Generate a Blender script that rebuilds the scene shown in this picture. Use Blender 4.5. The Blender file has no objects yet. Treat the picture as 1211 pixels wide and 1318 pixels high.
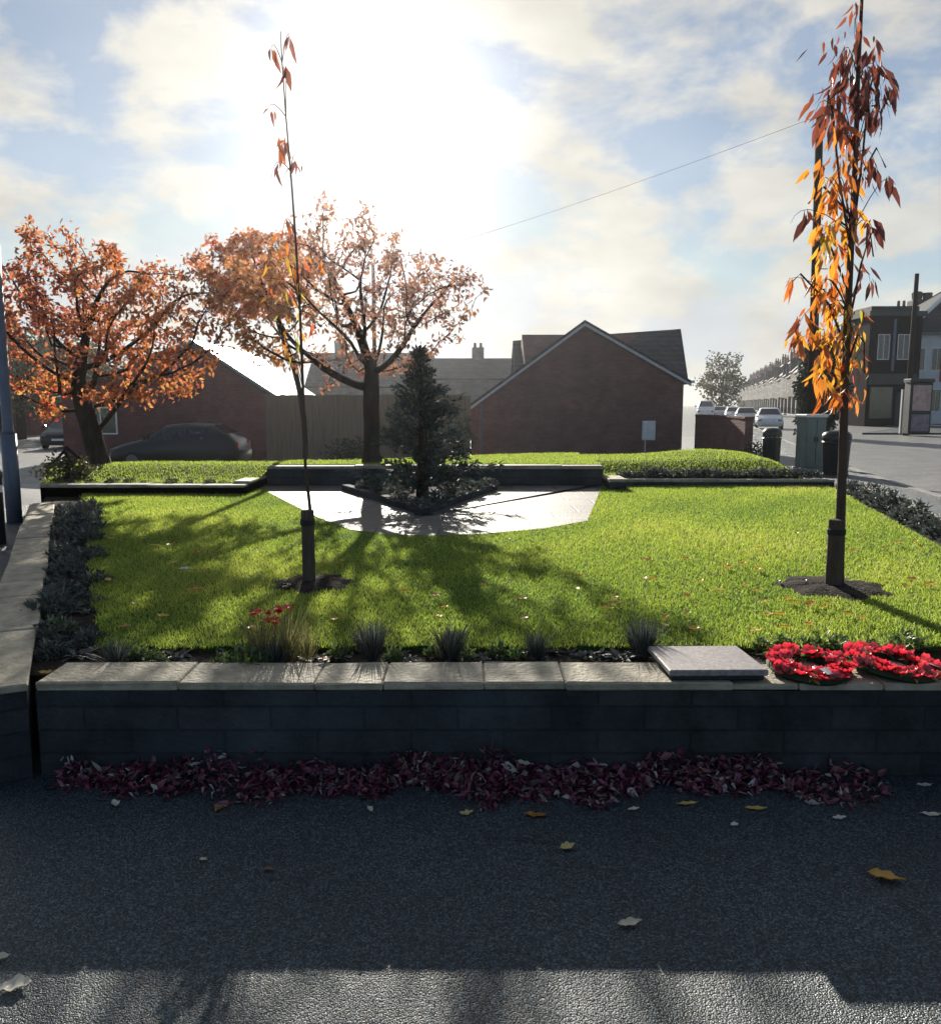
import bpy, math, random
import numpy as np
from mathutils import Vector, Matrix
random.seed(7); RNG = np.random.default_rng(7)
R = math.radians
SC = bpy.context.scene
COL = SC.collection

# ------------------------------------------------------------------ camera, world, sun, exposure
CAM_H, PITCH, FPX, IW, IH = 1.6, R(7.54), 1050.0, 1211.0, 1318.0
cam_d = bpy.data.cameras.new("camera"); cam = bpy.data.objects.new("camera", cam_d); COL.objects.link(cam)
cam.location = (0, 0, CAM_H); cam.rotation_euler = (R(90) - PITCH, 0, 0)
cam_d.sensor_fit = 'HORIZONTAL'; cam_d.sensor_width = 36; cam_d.lens = 36 * FPX / IW
cam_d.clip_start = 0.05; cam_d.clip_end = 4000
SC.camera = cam

SUN_EL, SUN_AZ = R(18.9), R(-6.6)          # azimuth measured from +Y towards +X
SUN_DIR = Vector((math.sin(SUN_AZ) * math.cos(SUN_EL), math.cos(SUN_AZ) * math.cos(SUN_EL), math.sin(SUN_EL)))
sl = bpy.data.lights.new("sun", 'SUN'); sl.energy = 5.0; sl.angle = R(0.55); sl.color = (1.0, 0.93, 0.80)
so = bpy.data.objects.new("sun", sl); COL.objects.link(so); so.rotation_euler = SUN_DIR.to_track_quat('Z', 'Y').to_euler()

SC.view_settings.view_transform = 'Standard'; SC.view_settings.look = 'None'
SC.view_settings.exposure = 0.95; SC.view_settings.gamma = 1.0

def make_world():
    w = bpy.data.worlds.new("World"); SC.world = w; w.use_nodes = True
    nt = w.node_tree; nt.nodes.clear(); N = nt.nodes.new; L = nt.links.new
    out = N('ShaderNodeOutputWorld'); bg = N('ShaderNodeBackground'); bg.inputs['Strength'].default_value = 0.060
    sky = N('ShaderNodeTexSky'); sky.sky_type = 'NISHITA'; sky.sun_disc = False
    sky.sun_elevation = SUN_EL; sky.sun_rotation = SUN_AZ; sky.air_density = 1.0; sky.dust_density = 0.1; sky.ozone_density = 2.0
    tc = N('ShaderNodeTexCoord')
    def M(op, a, b=None, clamp=False):
        n = N('ShaderNodeMath'); n.operation = op; n.use_clamp = clamp
        for i, v in enumerate((a, b)):
            if v is None: continue
            if isinstance(v, (int, float)): n.inputs[i].default_value = v
            else: L(v, n.inputs[i])
        return n.outputs[0]
    sep = N('ShaderNodeSeparateXYZ'); L(tc.outputs['Generated'], sep.inputs[0])
    zz = M('ADD', M('MAXIMUM', sep.outputs[2], 0.0), 0.55)
    cx = M('DIVIDE', sep.outputs[0], zz); cy = M('DIVIDE', sep.outputs[1], zz)
    comb = N('ShaderNodeCombineXYZ'); L(cx, comb.inputs[0]); L(cy, comb.inputs[1]); L(M('MULTIPLY', sep.outputs[2], 1.5), comb.inputs[2])
    n1 = N('ShaderNodeTexNoise'); n1.inputs['Scale'].default_value = 5.2; n1.inputs['Detail'].default_value = 9; n1.inputs['Roughness'].default_value = 0.56
    n1.inputs['Distortion'].default_value = 0.15
    L(comb.outputs[0], n1.inputs['Vector'])
    ramp = N('ShaderNodeValToRGB'); ramp.color_ramp.elements[0].position = 0.44; ramp.color_ramp.elements[1].position = 0.57
    L(n1.outputs['Fac'], ramp.inputs[0])
    low = M('SUBTRACT', 1.0, M('MULTIPLY', sep.outputs[2], 3.2), True)         # thicker cloud towards the horizon
    dsun = N('ShaderNodeVectorMath'); dsun.operation = 'DOT_PRODUCT'; L(tc.outputs['Generated'], dsun.inputs[0]); dsun.inputs[1].default_value = SUN_DIR
    fwd = M('MAXIMUM', dsun.outputs['Value'], 0.0)
    cov = M('MULTIPLY', M('ADD', ramp.outputs[0], M('MULTIPLY', M('MULTIPLY', low, 0.42), fwd), True), M('ADD', M('MULTIPLY', fwd, 0.85), 0.15))
    cov = M('ADD', M('MULTIPLY', cov, 0.76), M('MULTIPLY', fwd, 0.27), True)
    dv = N('ShaderNodeVectorMath'); dv.operation = 'DOT_PRODUCT'; L(tc.outputs['Generated'], dv.inputs[0]); dv.inputs[1].default_value = SUN_DIR
    dd = M('MAXIMUM', dv.outputs['Value'], 0.0)
    g1 = M('POWER', dd, 26.0); g2 = M('POWER', dd, 220.0)
    # cloud radiance before the 0.10 background strength; forward scattering brightens it round the sun
    n2 = N('ShaderNodeTexNoise'); n2.inputs['Scale'].default_value = 6.0; n2.inputs['Detail'].default_value = 6; L(comb.outputs[0], n2.inputs['Vector'])
    shade = M('ADD', M('MULTIPLY', n2.outputs['Fac'], 6.2), 3.9)
    cb = M('ADD', M('ADD', shade, M('MULTIPLY', g1, 0.5)), M('MULTIPLY', g2, 4.5))
    ccol = N('ShaderNodeMix'); ccol.data_type = 'RGBA'; ccol.blend_type = 'MULTIPLY'; ccol.inputs[0].default_value = 1.0
    ccol.inputs[6].default_value = (1.0, 0.955, 0.85, 1); cc2 = N('ShaderNodeCombineColor')
    for i in range(3): L(cb, cc2.inputs[i])
    L(cc2.outputs[0], ccol.inputs[7])
    mix = N('ShaderNodeMix'); mix.data_type = 'RGBA'; L(M('MULTIPLY', cov, 0.95), mix.inputs[0])
    add = N('ShaderNodeMix'); add.data_type = 'RGBA'; add.blend_type = 'ADD'; add.inputs[0].default_value = 1.0
    dim = N('ShaderNodeMix'); dim.data_type = 'RGBA'; dim.blend_type = 'MULTIPLY'; dim.inputs[0].default_value = 1.0; L(sky.outputs[0], dim.inputs[6]); dim.inputs[7].default_value = (0.82, 0.82, 0.83, 1)
    cl = N('ShaderNodeMix'); cl.data_type = 'RGBA'; cl.blend_type = 'DARKEN'; cl.inputs[0].default_value = 1.0; L(dim.outputs[2], cl.inputs[6]); cl.inputs[7].default_value = (5.3, 6.0, 6.8, 1)
    L(cl.outputs[2], add.inputs[6]); gl = M('MULTIPLY', g2, 4.5); gc = N('ShaderNodeCombineColor')
    for i in range(3): L(gl, gc.inputs[i])
    L(gc.outputs[0], add.inputs[7])
    L(add.outputs[2], mix.inputs[6]); L(ccol.outputs[2], mix.inputs[7])
    L(mix.outputs[2], bg.inputs['Color']); L(bg.outputs[0], out.inputs['Surface'])
make_world()
SC.cycles.max_bounces = 6; SC.cycles.transparent_max_bounces = 6
SC.cycles.use_denoising = True; SC.cycles.caustics_reflective = False; SC.cycles.caustics_refractive = False

# ------------------------------------------------------------------ pixel helpers (photo pixels -> world points, used to survey the place)
CP, SP = math.cos(PITCH), math.sin(PITCH)
def ray(px, py):
    xn, yn = (px - IW / 2) / FPX, (IH / 2 - py) / FPX
    return Vector((xn, CP + yn * SP, -SP + yn * CP))
def G(px, py, z=0.0):
    d = ray(px, py); t = (z - CAM_H) / d.z; return Vector((d.x * t, d.y * t, z))
def A(px, py, Y):
    d = ray(px, py); t = Y / d.y; return Vector((d.x * t, Y, CAM_H + d.z * t))

# ------------------------------------------------------------------ materials
def new_mat(name):
    m = bpy.data.materials.new(name); m.use_nodes = True; nt = m.node_tree; nt.nodes.clear()
    out = nt.nodes.new('ShaderNodeOutputMaterial'); return m, nt, nt.nodes.new, nt.links.new, out
def ramp_node(nt, stops, fac):
    r = nt.nodes.new('ShaderNodeValToRGB'); e = r.color_ramp.elements
    while len(e) < len(stops): e.new(0.5)
    for i, (p, c) in enumerate(stops): e[i].position = p; e[i].color = (*c, 1)
    nt.links.new(fac, r.inputs[0]); return r.outputs[0]
def rough_mat(name, c0, c1, scale=4.0, rough=0.85, bump=0.15, fine=60.0, spec=0.3, metallic=0.0, streak=None, detail=8):
    m, nt, N, L, out = new_mat(name); b = N('ShaderNodeBsdfPrincipled'); L(b.outputs[0], out.inputs[0])
    tc = N('ShaderNodeTexCoord'); src = tc.outputs['Object']
    if streak:
        mp = N('ShaderNodeMapping'); mp.inputs['Scale'].default_value = streak; L(src, mp.inputs[0]); src = mp.outputs[0]
    n = N('ShaderNodeTexNoise'); n.inputs['Scale'].default_value = scale; n.inputs['Detail'].default_value = detail; n.inputs['Roughness'].default_value = 0.65; L(src, n.inputs['Vector'])
    L(ramp_node(nt, [(0.3, c0), (0.7, c1)], n.outputs['Fac']), b.inputs['Base Color'])
    b.inputs['Roughness'].default_value = rough; b.inputs['Specular IOR Level'].default_value = spec; b.inputs['Metallic'].default_value = metallic
    if bump:
        n2 = N('ShaderNodeTexNoise'); n2.inputs['Scale'].default_value = fine; n2.inputs['Detail'].default_value = 4; L(src, n2.inputs['Vector'])
        bp = N('ShaderNodeBump'); bp.inputs['Strength'].default_value = bump; bp.inputs['Distance'].default_value = 0.02; L(n2.outputs['Fac'], bp.inputs['Height']); L(bp.outputs[0], b.inputs['Normal'])
    return m
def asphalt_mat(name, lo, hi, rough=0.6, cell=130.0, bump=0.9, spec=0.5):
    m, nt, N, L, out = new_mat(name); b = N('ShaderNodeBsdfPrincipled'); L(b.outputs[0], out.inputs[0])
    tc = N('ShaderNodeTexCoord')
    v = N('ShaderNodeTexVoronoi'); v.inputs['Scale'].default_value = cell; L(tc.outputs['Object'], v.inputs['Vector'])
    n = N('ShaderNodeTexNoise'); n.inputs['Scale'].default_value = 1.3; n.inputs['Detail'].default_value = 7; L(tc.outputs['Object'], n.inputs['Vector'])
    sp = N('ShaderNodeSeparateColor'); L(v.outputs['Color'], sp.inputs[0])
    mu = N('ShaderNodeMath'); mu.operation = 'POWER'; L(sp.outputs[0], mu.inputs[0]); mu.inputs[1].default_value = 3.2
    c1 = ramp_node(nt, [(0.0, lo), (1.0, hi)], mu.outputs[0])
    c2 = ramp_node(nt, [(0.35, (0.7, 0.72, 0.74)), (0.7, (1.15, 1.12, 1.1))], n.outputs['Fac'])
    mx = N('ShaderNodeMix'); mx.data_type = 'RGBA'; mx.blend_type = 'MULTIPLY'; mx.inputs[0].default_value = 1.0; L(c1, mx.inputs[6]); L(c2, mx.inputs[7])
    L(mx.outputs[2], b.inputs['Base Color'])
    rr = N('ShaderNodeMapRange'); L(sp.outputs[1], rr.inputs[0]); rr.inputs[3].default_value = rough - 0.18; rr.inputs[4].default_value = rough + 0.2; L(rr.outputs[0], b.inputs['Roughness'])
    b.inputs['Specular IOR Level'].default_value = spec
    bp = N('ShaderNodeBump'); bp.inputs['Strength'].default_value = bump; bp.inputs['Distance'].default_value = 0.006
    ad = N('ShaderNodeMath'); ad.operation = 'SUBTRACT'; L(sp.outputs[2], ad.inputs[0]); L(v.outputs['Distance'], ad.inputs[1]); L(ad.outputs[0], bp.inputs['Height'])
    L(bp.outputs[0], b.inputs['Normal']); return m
def brick_mat(name, c1, c2, mortar, bw=0.225, bh=0.075, ms=0.012, rough=0.9, bump=0.6, stain=0.35, spec=0.2, flat=False):
    m, nt, N, L, out = new_mat(name); b = N('ShaderNodeBsdfPrincipled'); L(b.outputs[0], out.inputs[0])
    tc = N('ShaderNodeTexCoord'); s = N('ShaderNodeSeparateXYZ'); L(tc.outputs['Object'], s.inputs[0])
    a = N('ShaderNodeMath'); a.operation = 'ADD'; L(s.outputs[0], a.inputs[0]); L(s.outputs[1], a.inputs[1])
    c = N('ShaderNodeCombineXYZ'); L(s.outputs[0] if flat else a.outputs[0], c.inputs[0]); L(s.outputs[1] if flat else s.outputs[2], c.inputs[1])
    br = N('ShaderNodeTexBrick'); L(c.outputs[0], br.inputs['Vector']); br.inputs['Scale'].default_value = 1.0
    br.inputs['Brick Width'].default_value = bw; br.inputs['Row Height'].default_value = bh; br.inputs['Mortar Size'].default_value = ms; br.inputs['Mortar Smooth'].default_value = 0.3
    br.inputs['Color1'].default_value = (*c1, 1); br.inputs['Color2'].default_value = (*c2, 1); br.inputs['Mortar'].default_value = (*mortar, 1); br.inputs['Bias'].default_value = 0.0
    n = N('ShaderNodeTexNoise'); n.inputs['Scale'].default_value = 1.7; n.inputs['Detail'].default_value = 9; n.inputs['Roughness'].default_value = 0.7; L(tc.outputs['Object'], n.inputs['Vector'])
    c2_ = ramp_node(nt, [(0.3, (1 - stain,) * 3), (0.7, (1 + stain * .5,) * 3)], n.outputs['Fac'])
    mx = N('ShaderNodeMix'); mx.data_type = 'RGBA'; mx.blend_type = 'MULTIPLY'; mx.inputs[0].default_value = 1.0; L(br.outputs['Color'], mx.inputs[6]); L(c2_, mx.inputs[7])
    L(mx.outputs[2], b.inputs['Base Color']); b.inputs['Roughness'].default_value = rough; b.inputs['Specular IOR Level'].default_value = spec
    n2 = N('ShaderNodeTexNoise'); n2.inputs['Scale'].default_value = 45; n2.inputs['Detail'].default_value = 5; L(tc.outputs['Object'], n2.inputs['Vector'])
    sb = N('ShaderNodeMath'); sb.operation = 'SUBTRACT'; L(n2.outputs['Fac'], sb.inputs[0]); L(br.outputs['Fac'], sb.inputs[1])
    bp = N('ShaderNodeBump'); bp.inputs['Strength'].default_value = bump; bp.inputs['Distance'].default_value = 0.012; L(sb.outputs[0], bp.inputs['Height']); L(bp.outputs[0], b.inputs['Normal'])
    return m
def leaf_mat(name, stops, trans=0.5, rough=0.5, gloss=0.06):
    m, nt, N, L, out = new_mat(name)
    at = N('ShaderNodeAttribute'); at.attribute_name = 'tint'; col = ramp_node(nt, stops, at.outputs['Fac'])
    d = N('ShaderNodeBsdfDiffuse'); t = N('ShaderNodeBsdfTranslucent'); g = N('ShaderNodeBsdfGlossy'); g.inputs['Roughness'].default_value = rough
    L(col, d.inputs[0]); L(col, t.inputs[0])
    m1 = N('ShaderNodeMixShader'); m1.inputs[0].default_value = trans; L(d.outputs[0], m1.inputs[1]); L(t.outputs[0], m1.inputs[2])
    m2 = N('ShaderNodeMixShader'); m2.inputs[0].default_value = gloss; L(m1.outputs[0], m2.inputs[1]); L(g.outputs[0], m2.inputs[2])
    L(m2.outputs[0], out.inputs[0]); return m
def flat_mat(name, c, rough=0.5, spec=0.5, metallic=0.0, var=0.15):
    return rough_mat(name, tuple(v * (1 - var) for v in c), tuple(min(1, v * (1 + var)) for v in c), 6, rough, 0.04, 40, spec, metallic)

MT = {}
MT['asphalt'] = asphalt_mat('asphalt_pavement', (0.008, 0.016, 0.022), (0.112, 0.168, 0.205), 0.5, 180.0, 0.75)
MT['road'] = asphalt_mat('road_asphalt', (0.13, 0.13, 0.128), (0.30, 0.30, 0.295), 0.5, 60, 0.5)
MT['kerb'] = rough_mat('kerb_concrete', (0.20, 0.19, 0.18), (0.32, 0.31, 0.29), 5, 0.8, 0.2)
MT['paving'] = brick_mat('patio_slabs', (0.10, 0.094, 0.088), (0.165, 0.155, 0.145), (0.045, 0.042, 0.04), 0.6, 0.6, 0.012, 0.62, 0.5, 0.45, 0.3, True)
MT['wall_stone'] = brick_mat('dark_wall_brick', (0.036, 0.046, 0.054), (0.056, 0.062, 0.068), (0.034, 0.042, 0.048), 0.40, 0.105, 0.006, 0.9, 0.9, 0.8)
MT['coping'] = rough_mat('coping_stone', (0.19, 0.17, 0.125), (0.46, 0.41, 0.31), 7, 0.75, 0.5, 40, 0.3)
MT['plaque'] = rough_mat('plaque_granite', (0.15, 0.13, 0.135), (0.34, 0.305, 0.31), 45, 0.5, 0.12, 90, 0.4)
MT['soil'] = rough_mat('soil', (0.012, 0.010, 0.009), (0.05, 0.04, 0.033), 18, 0.95, 1.0, 60, 0.1)
MT['lawn'] = rough_mat('lawn_turf', (0.035, 0.06, 0.012), (0.07, 0.105, 0.02), 3, 0.95, 0.8, 80, 0.1)
MT['grass'] = leaf_mat('grass_blades', [(0.0, (0.08, 0.17, 0.022)), (0.5, (0.29, 0.39, 0.05)), (0.85, (0.43, 0.49, 0.075)), (1.0, (0.50, 0.46, 0.14))], 0.72, 0.45, 0.05)
MT['brick'] = brick_mat('brown_brick', (0.18, 0.082, 0.076), (0.24, 0.108, 0.096), (0.15, 0.125, 0.12))
MT['street_brick'] = brick_mat('dark_street_brick', (0.05, 0.038, 0.036), (0.08, 0.058, 0.053), (0.07, 0.065, 0.06))  # even dark tone, lowered because the sun lights these fronts
MT['street_stone'] = brick_mat('dark_street_stone', (0.08, 0.072, 0.07), (0.12, 0.11, 0.105), (0.1, 0.095, 0.09), 0.5, 0.25, 0.02)  # stone tone kept dark like the street brick, same sunlit row
MT['brick_red'] = brick_mat('dark_red_brick', (0.16, 0.055, 0.056), (0.22, 0.078, 0.072), (0.14, 0.105, 0.10))
MT['roof'] = brick_mat('roof_tile', (0.055, 0.055, 0.065), (0.085, 0.08, 0.085), (0.03, 0.03, 0.035), 0.3, 0.2, 0.02, 0.7, 0.8)
MT['roof_shiny'] = brick_mat('slate_glossy', (0.10, 0.10, 0.11), (0.14, 0.14, 0.15), (0.06, 0.06, 0.06), 0.3, 0.2, 0.015, 0.34, 0.12, 0.2, 0.9)
MT['white'] = flat_mat('white_paint', (0.75, 0.75, 0.73), 0.45)
MT['render'] = rough_mat('white_render', (0.55, 0.56, 0.60), (0.68, 0.68, 0.70), 1.2, 0.9, 0.1)
MT['cream'] = rough_mat('cream_render', (0.45, 0.42, 0.36), (0.56, 0.53, 0.46), 1.2, 0.9, 0.1)
MT['stone_house'] = brick_mat('grey_stone', (0.17, 0.15, 0.14), (0.25, 0.22, 0.20), (0.2, 0.19, 0.18), 0.5, 0.25, 0.02)
MT['barge'] = flat_mat('grey_barge_paint', (0.42, 0.42, 0.44), 0.5)
MT['glass'] = flat_mat('window_glass', (0.02, 0.025, 0.03), 0.08, 0.8)
MT['black'] = flat_mat('black_paint', (0.018, 0.019, 0.022), 0.35)
MT['dark'] = flat_mat('dark_charcoal_paint', (0.022, 0.024, 0.03), 0.5)
MT['shop_wall'] = rough_mat('black_shop_front', (0.012, 0.013, 0.016), (0.022, 0.022, 0.026), 3, 0.95, 0.1, 40, 0.05)
MT['bluegrey'] = flat_mat('blue_grey_paint', (0.10, 0.12, 0.17), 0.45)
MT['green_paint'] = flat_mat('cabinet_green', (0.16, 0.19, 0.17), 0.4)
MT['wood_pole'] = rough_mat('pole_wood', (0.035, 0.028, 0.024), (0.07, 0.055, 0.045), 4, 0.9, 0.6, 20, 0.15, 0, (8, 8, .6))
MT['stake'] = rough_mat('stake_wood', (0.055, 0.042, 0.036), (0.11, 0.085, 0.07), 6, 0.9, 0.5, 20, 0.15, 0, (8, 8, .8))
MT['fence'] = rough_mat('fence_wood', (0.17, 0.12, 0.085), (0.27, 0.20, 0.14), 3, 0.9, 0.4, 20, 0.15, 0, (6, 6, .4))
MT['bark'] = rough_mat('bark', (0.025, 0.020, 0.018), (0.075, 0.06, 0.052), 9, 0.95, 1.0, 25, 0.12, 0, (1, 1, .35))
MT['stem'] = rough_mat('sapling_bark', (0.05, 0.034, 0.028), (0.10, 0.07, 0.055), 9, 0.8, 0.4, 25, 0.2, 0, (1, 1, .3))
MT['rubber'] = flat_mat('rubber', (0.012, 0.012, 0.013), 0.8)
MT['car_dark'] = flat_mat('dark_blue_car_paint', (0.006, 0.007, 0.012), 0.28, 0.4)
MT['car_white'] = flat_mat('white_car_paint', (0.70, 0.70, 0.70), 0.25)
MT['car_silver'] = flat_mat('silver_car_paint', (0.38, 0.39, 0.41), 0.25)
MT['chrome'] = flat_mat('alloy', (0.14, 0.14, 0.15), 0.5, 0.4, 0.3)
MT['poster_a'] = rough_mat('poster_print', (0.30, 0.16, 0.15), (0.62, 0.48, 0.44), 2.2, 0.35, 0)
MT['poster_b'] = rough_mat('poster_print_grey', (0.10, 0.09, 0.11), (0.34, 0.28, 0.32), 2.6, 0.35, 0)
MT['red'] = flat_mat('red_paint', (0.35, 0.03, 0.03), 0.4)
MT['tree_leaf'] = leaf_mat('autumn_cherry_leaf', [(0.0, (0.20, 0.05, 0.045)), (0.3, (0.38, 0.115, 0.06)), (0.6, (0.54, 0.19, 0.065)), (0.85, (0.64, 0.33, 0.09)), (1.0, (0.70, 0.10, 0.06))], 0.62)
MT['brown_leaf'] = leaf_mat('brown_cherry_leaf', [(0.0, (0.20, 0.09, 0.075)), (0.5, (0.38, 0.19, 0.12)), (0.9, (0.56, 0.23, 0.08)), (1.0, (0.62, 0.30, 0.09))], 0.6)
MT['sap_leaf'] = leaf_mat('sapling_leaf', [(0.0, (0.06, 0.018, 0.016)), (0.2, (0.20, 0.05, 0.025)), (0.45, (0.52, 0.13, 0.02)), (0.7, (0.72, 0.33, 0.03)), (0.85, (0.40, 0.40, 0.05)), (1.0, (0.75, 0.09, 0.05))], 0.62, 0.35, 0.07)
MT['conifer'] = leaf_mat('conifer_spray', [(0.0, (0.016, 0.026, 0.03)), (0.6, (0.04, 0.06, 0.055)), (1.0, (0.08, 0.11, 0.085))], 0.2)
MT['grey_plant'] = leaf_mat('grey_green_leaf', [(0.0, (0.02, 0.027, 0.025)), (0.6, (0.075, 0.09, 0.083)), (1.0, (0.19, 0.21, 0.19))], 0.35, 0.45, 0.06)
MT['green_plant'] = leaf_mat('green_leaf', [(0.0, (0.03, 0.055, 0.02)), (0.6, (0.10, 0.16, 0.04)), (1.0, (0.25, 0.33, 0.08))], 0.5, 0.4, 0.08)
MT['red_plant'] = leaf_mat('red_bedding_leaf', [(0.0, (0.07, 0.008, 0.012)), (0.4, (0.48, 0.025, 0.07)), (0.7, (0.82, 0.09, 0.19)), (1.0, (0.88, 0.52, 0.50))], 0.6, 0.25, 0.16)
MT['pile_leaf'] = leaf_mat('fallen_leaf_purple', [(0.0, (0.02, 0.012, 0.02)), (0.4, (0.14, 0.028, 0.07)), (0.75, (0.30, 0.06, 0.115)), (0.9, (0.26, 0.16, 0.13)), (1.0, (0.50, 0.48, 0.46))], 0.3, 0.4, 0.06)
MT['fallen'] = leaf_mat('fallen_leaf', [(0.0, (0.10, 0.06, 0.05)), (0.35, (0.42, 0.16, 0.05)), (0.6, (0.70, 0.38, 0.04)), (0.8, (0.62, 0.50, 0.12)), (1.0, (0.80, 0.76, 0.68))], 0.35, 0.35, 0.08)
MT['far_tree'] = leaf_mat('far_tree_leaf', [(0.0, (0.03, 0.035, 0.02)), (0.6, (0.09, 0.09, 0.04)), (1.0, (0.16, 0.14, 0.06))], 0.4)
MT['dark_green'] = leaf_mat('evergreen_leaf', [(0.0, (0.008, 0.016, 0.010)), (1.0, (0.03, 0.055, 0.03))], 0.2)
MT['poppy'] = leaf_mat('poppy_petal', [(0.0, (0.01, 0.01, 0.01)), (0.3, (0.42, 0.012, 0.02)), (0.7, (0.72, 0.03, 0.055)), (1.0, (0.85, 0.14, 0.16))], 0.45, 0.3, 0.1)
MT['wreath_green'] = flat_mat('wreath_base_green', (0.02, 0.04, 0.022), 0.8, 0.2)
MT['dry'] = leaf_mat('dry_stems', [(0.0, (0.06, 0.06, 0.025)), (0.6, (0.20, 0.19, 0.07)), (1.0, (0.36, 0.32, 0.15))], 0.5)
MT['flower_red'] = leaf_mat('red_petal', [(0.0, (0.6, 0.02, 0.03)), (1.0, (0.8, 0.06, 0.06))], 0.5)

# ------------------------------------------------------------------ building helpers
def props(o, label=None, cat=None, group=None, kind=None):
    if label: o['label'] = label
    if cat: o['category'] = cat
    if group: o['group'] = group
    if kind: o['kind'] = kind
    return o
def thing(name, label, cat, loc=(0, 0, 0), rz=0.0, group=None):
    o = bpy.data.objects.new(name, None); COL.objects.link(o); o.location = loc; o.rotation_euler = (0, 0, rz); o.empty_display_size = 0.2
    return props(o, label, cat, group)
def link_mesh(name, me, mats, parent, smooth):
    for m in (mats if isinstance(mats, (list, tuple)) else [mats]): me.materials.append(m)
    if smooth: me.polygons.foreach_set('use_smooth', [True] * len(me.polygons))
    o = bpy.data.objects.new(name, me); COL.objects.link(o)
    if parent is not None: o.parent = parent
    return o
class MB:
    def __init__(s): s.v = []; s.f = []; s.mi = []
    def add(s, vs, fs, mi=0):
        b = len(s.v); s.v += [tuple(p) for p in vs]; s.f += [tuple(i + b for i in f) for f in fs]; s.mi += [mi] * len(fs); return s
    def box(s, x0, x1, y0, y1, z0, z1, mi=0, bev=0.0):
        if bev <= 0:
            vs = [(x, y, z) for z in (z0, z1) for y in (y0, y1) for x in (x0, x1)]
            return s.add(vs, [(0, 2, 3, 1), (4, 5, 7, 6), (0, 1, 5, 4), (2, 6, 7, 3), (0, 4, 6, 2), (1, 3, 7, 5)], mi)
        b = bev; rings = []
        for (z, k) in ((z0, b), (z0 + b, 0), (z1 - b, 0), (z1, b)):
            rings.append([(x0 + k + (b if k == 0 else 0), y0 + k, z), (x1 - k - (b if k == 0 else 0), y0 + k, z), (x1 - k, y0 + k + (b if k == 0 else 0), z), (x1 - k, y1 - k - (b if k == 0 else 0), z),
                          (x1 - k - (b if k == 0 else 0), y1 - k, z), (x0 + k + (b if k == 0 else 0), y1 - k, z), (x0 + k, y1 - k - (b if k == 0 else 0), z), (x0 + k, y0 + k + (b if k == 0 else 0), z)])
        vs = [p for r in rings for p in r]; fs = [tuple(range(7, -1, -1)), tuple(range(24, 32))]
        for r in range(3):
            for i in range(8): fs.append((r * 8 + i, r * 8 + (i + 1) % 8, r * 8 + 8 + (i + 1) % 8, r * 8 + 8 + i))
        return s.add(vs, fs, mi)
    def prism(s, poly, z0, z1, mi=0, bottom=True):
        n = len(poly); vs = [(p[0], p[1], z0) for p in poly] + [(p[0], p[1], z1) for p in poly]
        fs = [tuple(range(n, 2 * n))] + [(i, (i + 1) % n, n + (i + 1) % n, n + i) for i in range(n)]
        if bottom: fs.append(tuple(range(n - 1, -1, -1)))
        return s.add(vs, fs, mi)
    def extr(s, poly, off, mi=0):                       # poly: 3-D loop, off: vector
        n = len(poly); off = Vector(off); vs = [Vector(p) for p in poly] + [Vector(p) + off for p in poly]
        return s.add(vs, [tuple(range(n - 1, -1, -1)), tuple(range(n, 2 * n))] + [(i, (i + 1) % n, n + (i + 1) % n, n + i) for i in range(n)], mi)
    def tube(s, pts, rads, n=8, mi=0, caps=True):
        pts = [Vector(p) for p in pts]; rings = []; prev = None
        for i, p in enumerate(pts):
            d = (pts[min(i + 1, len(pts) - 1)] - pts[max(i - 1, 0)]).normalized()
            if prev is None:
                u = d.cross(Vector((0.13, 0.99, 0.05)) if abs(d.y) < .9 else Vector((1, 0, 0))).normalized()
            else:
                u = (prev - d * prev.dot(d)).normalized()
            prev = u; w = d.cross(u); r = rads[i] if isinstance(rads, (list, tuple)) else rads
            rings.append([p + (u * math.cos(2 * math.pi * k / n) + w * math.sin(2 * math.pi * k / n)) * r for k in range(n)])
        vs = [q for r in rings for q in r]; fs = []
        for i in range(len(pts) - 1):
            for k in range(n): fs.append((i * n + k, i * n + (k + 1) % n, (i + 1) * n + (k + 1) % n, (i + 1) * n + k))
        if caps: fs += [tuple(range(n - 1, -1, -1)), tuple(range((len(pts) - 1) * n, len(pts) * n))]
        return s.add(vs, fs, mi)
    def lathe(s, prof, c=(0, 0), n=20, mi=0):
        vs = []; fs = []; m = len(prof)
        for k in range(n):
            a = 2 * math.pi * k / n
            for (r, z) in prof: vs.append((c[0] + r * math.cos(a), c[1] + r * math.sin(a), z))
        for k in range(n):
            for i in range(m - 1): fs.append((k * m + i, ((k + 1) % n) * m + i, ((k + 1) % n) * m + i + 1, k * m + i + 1))
        return s.add(vs, fs, mi)
    def build(s, name, mats, parent=None, smooth=False, org=(0, 0, 0)):
        me = bpy.data.meshes.new(name); o = Vector(org)
        me.from_pydata([tuple(Vector(p) - o) for p in s.v], [], s.f)
        if len(set(s.mi)) > 1: me.polygons.foreach_set('material_index', s.mi)
        me.validate(); me.update()
        ob = link_mesh(name, me, mats, parent, smooth)
        if parent is None: ob.location = o
        return ob
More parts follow.
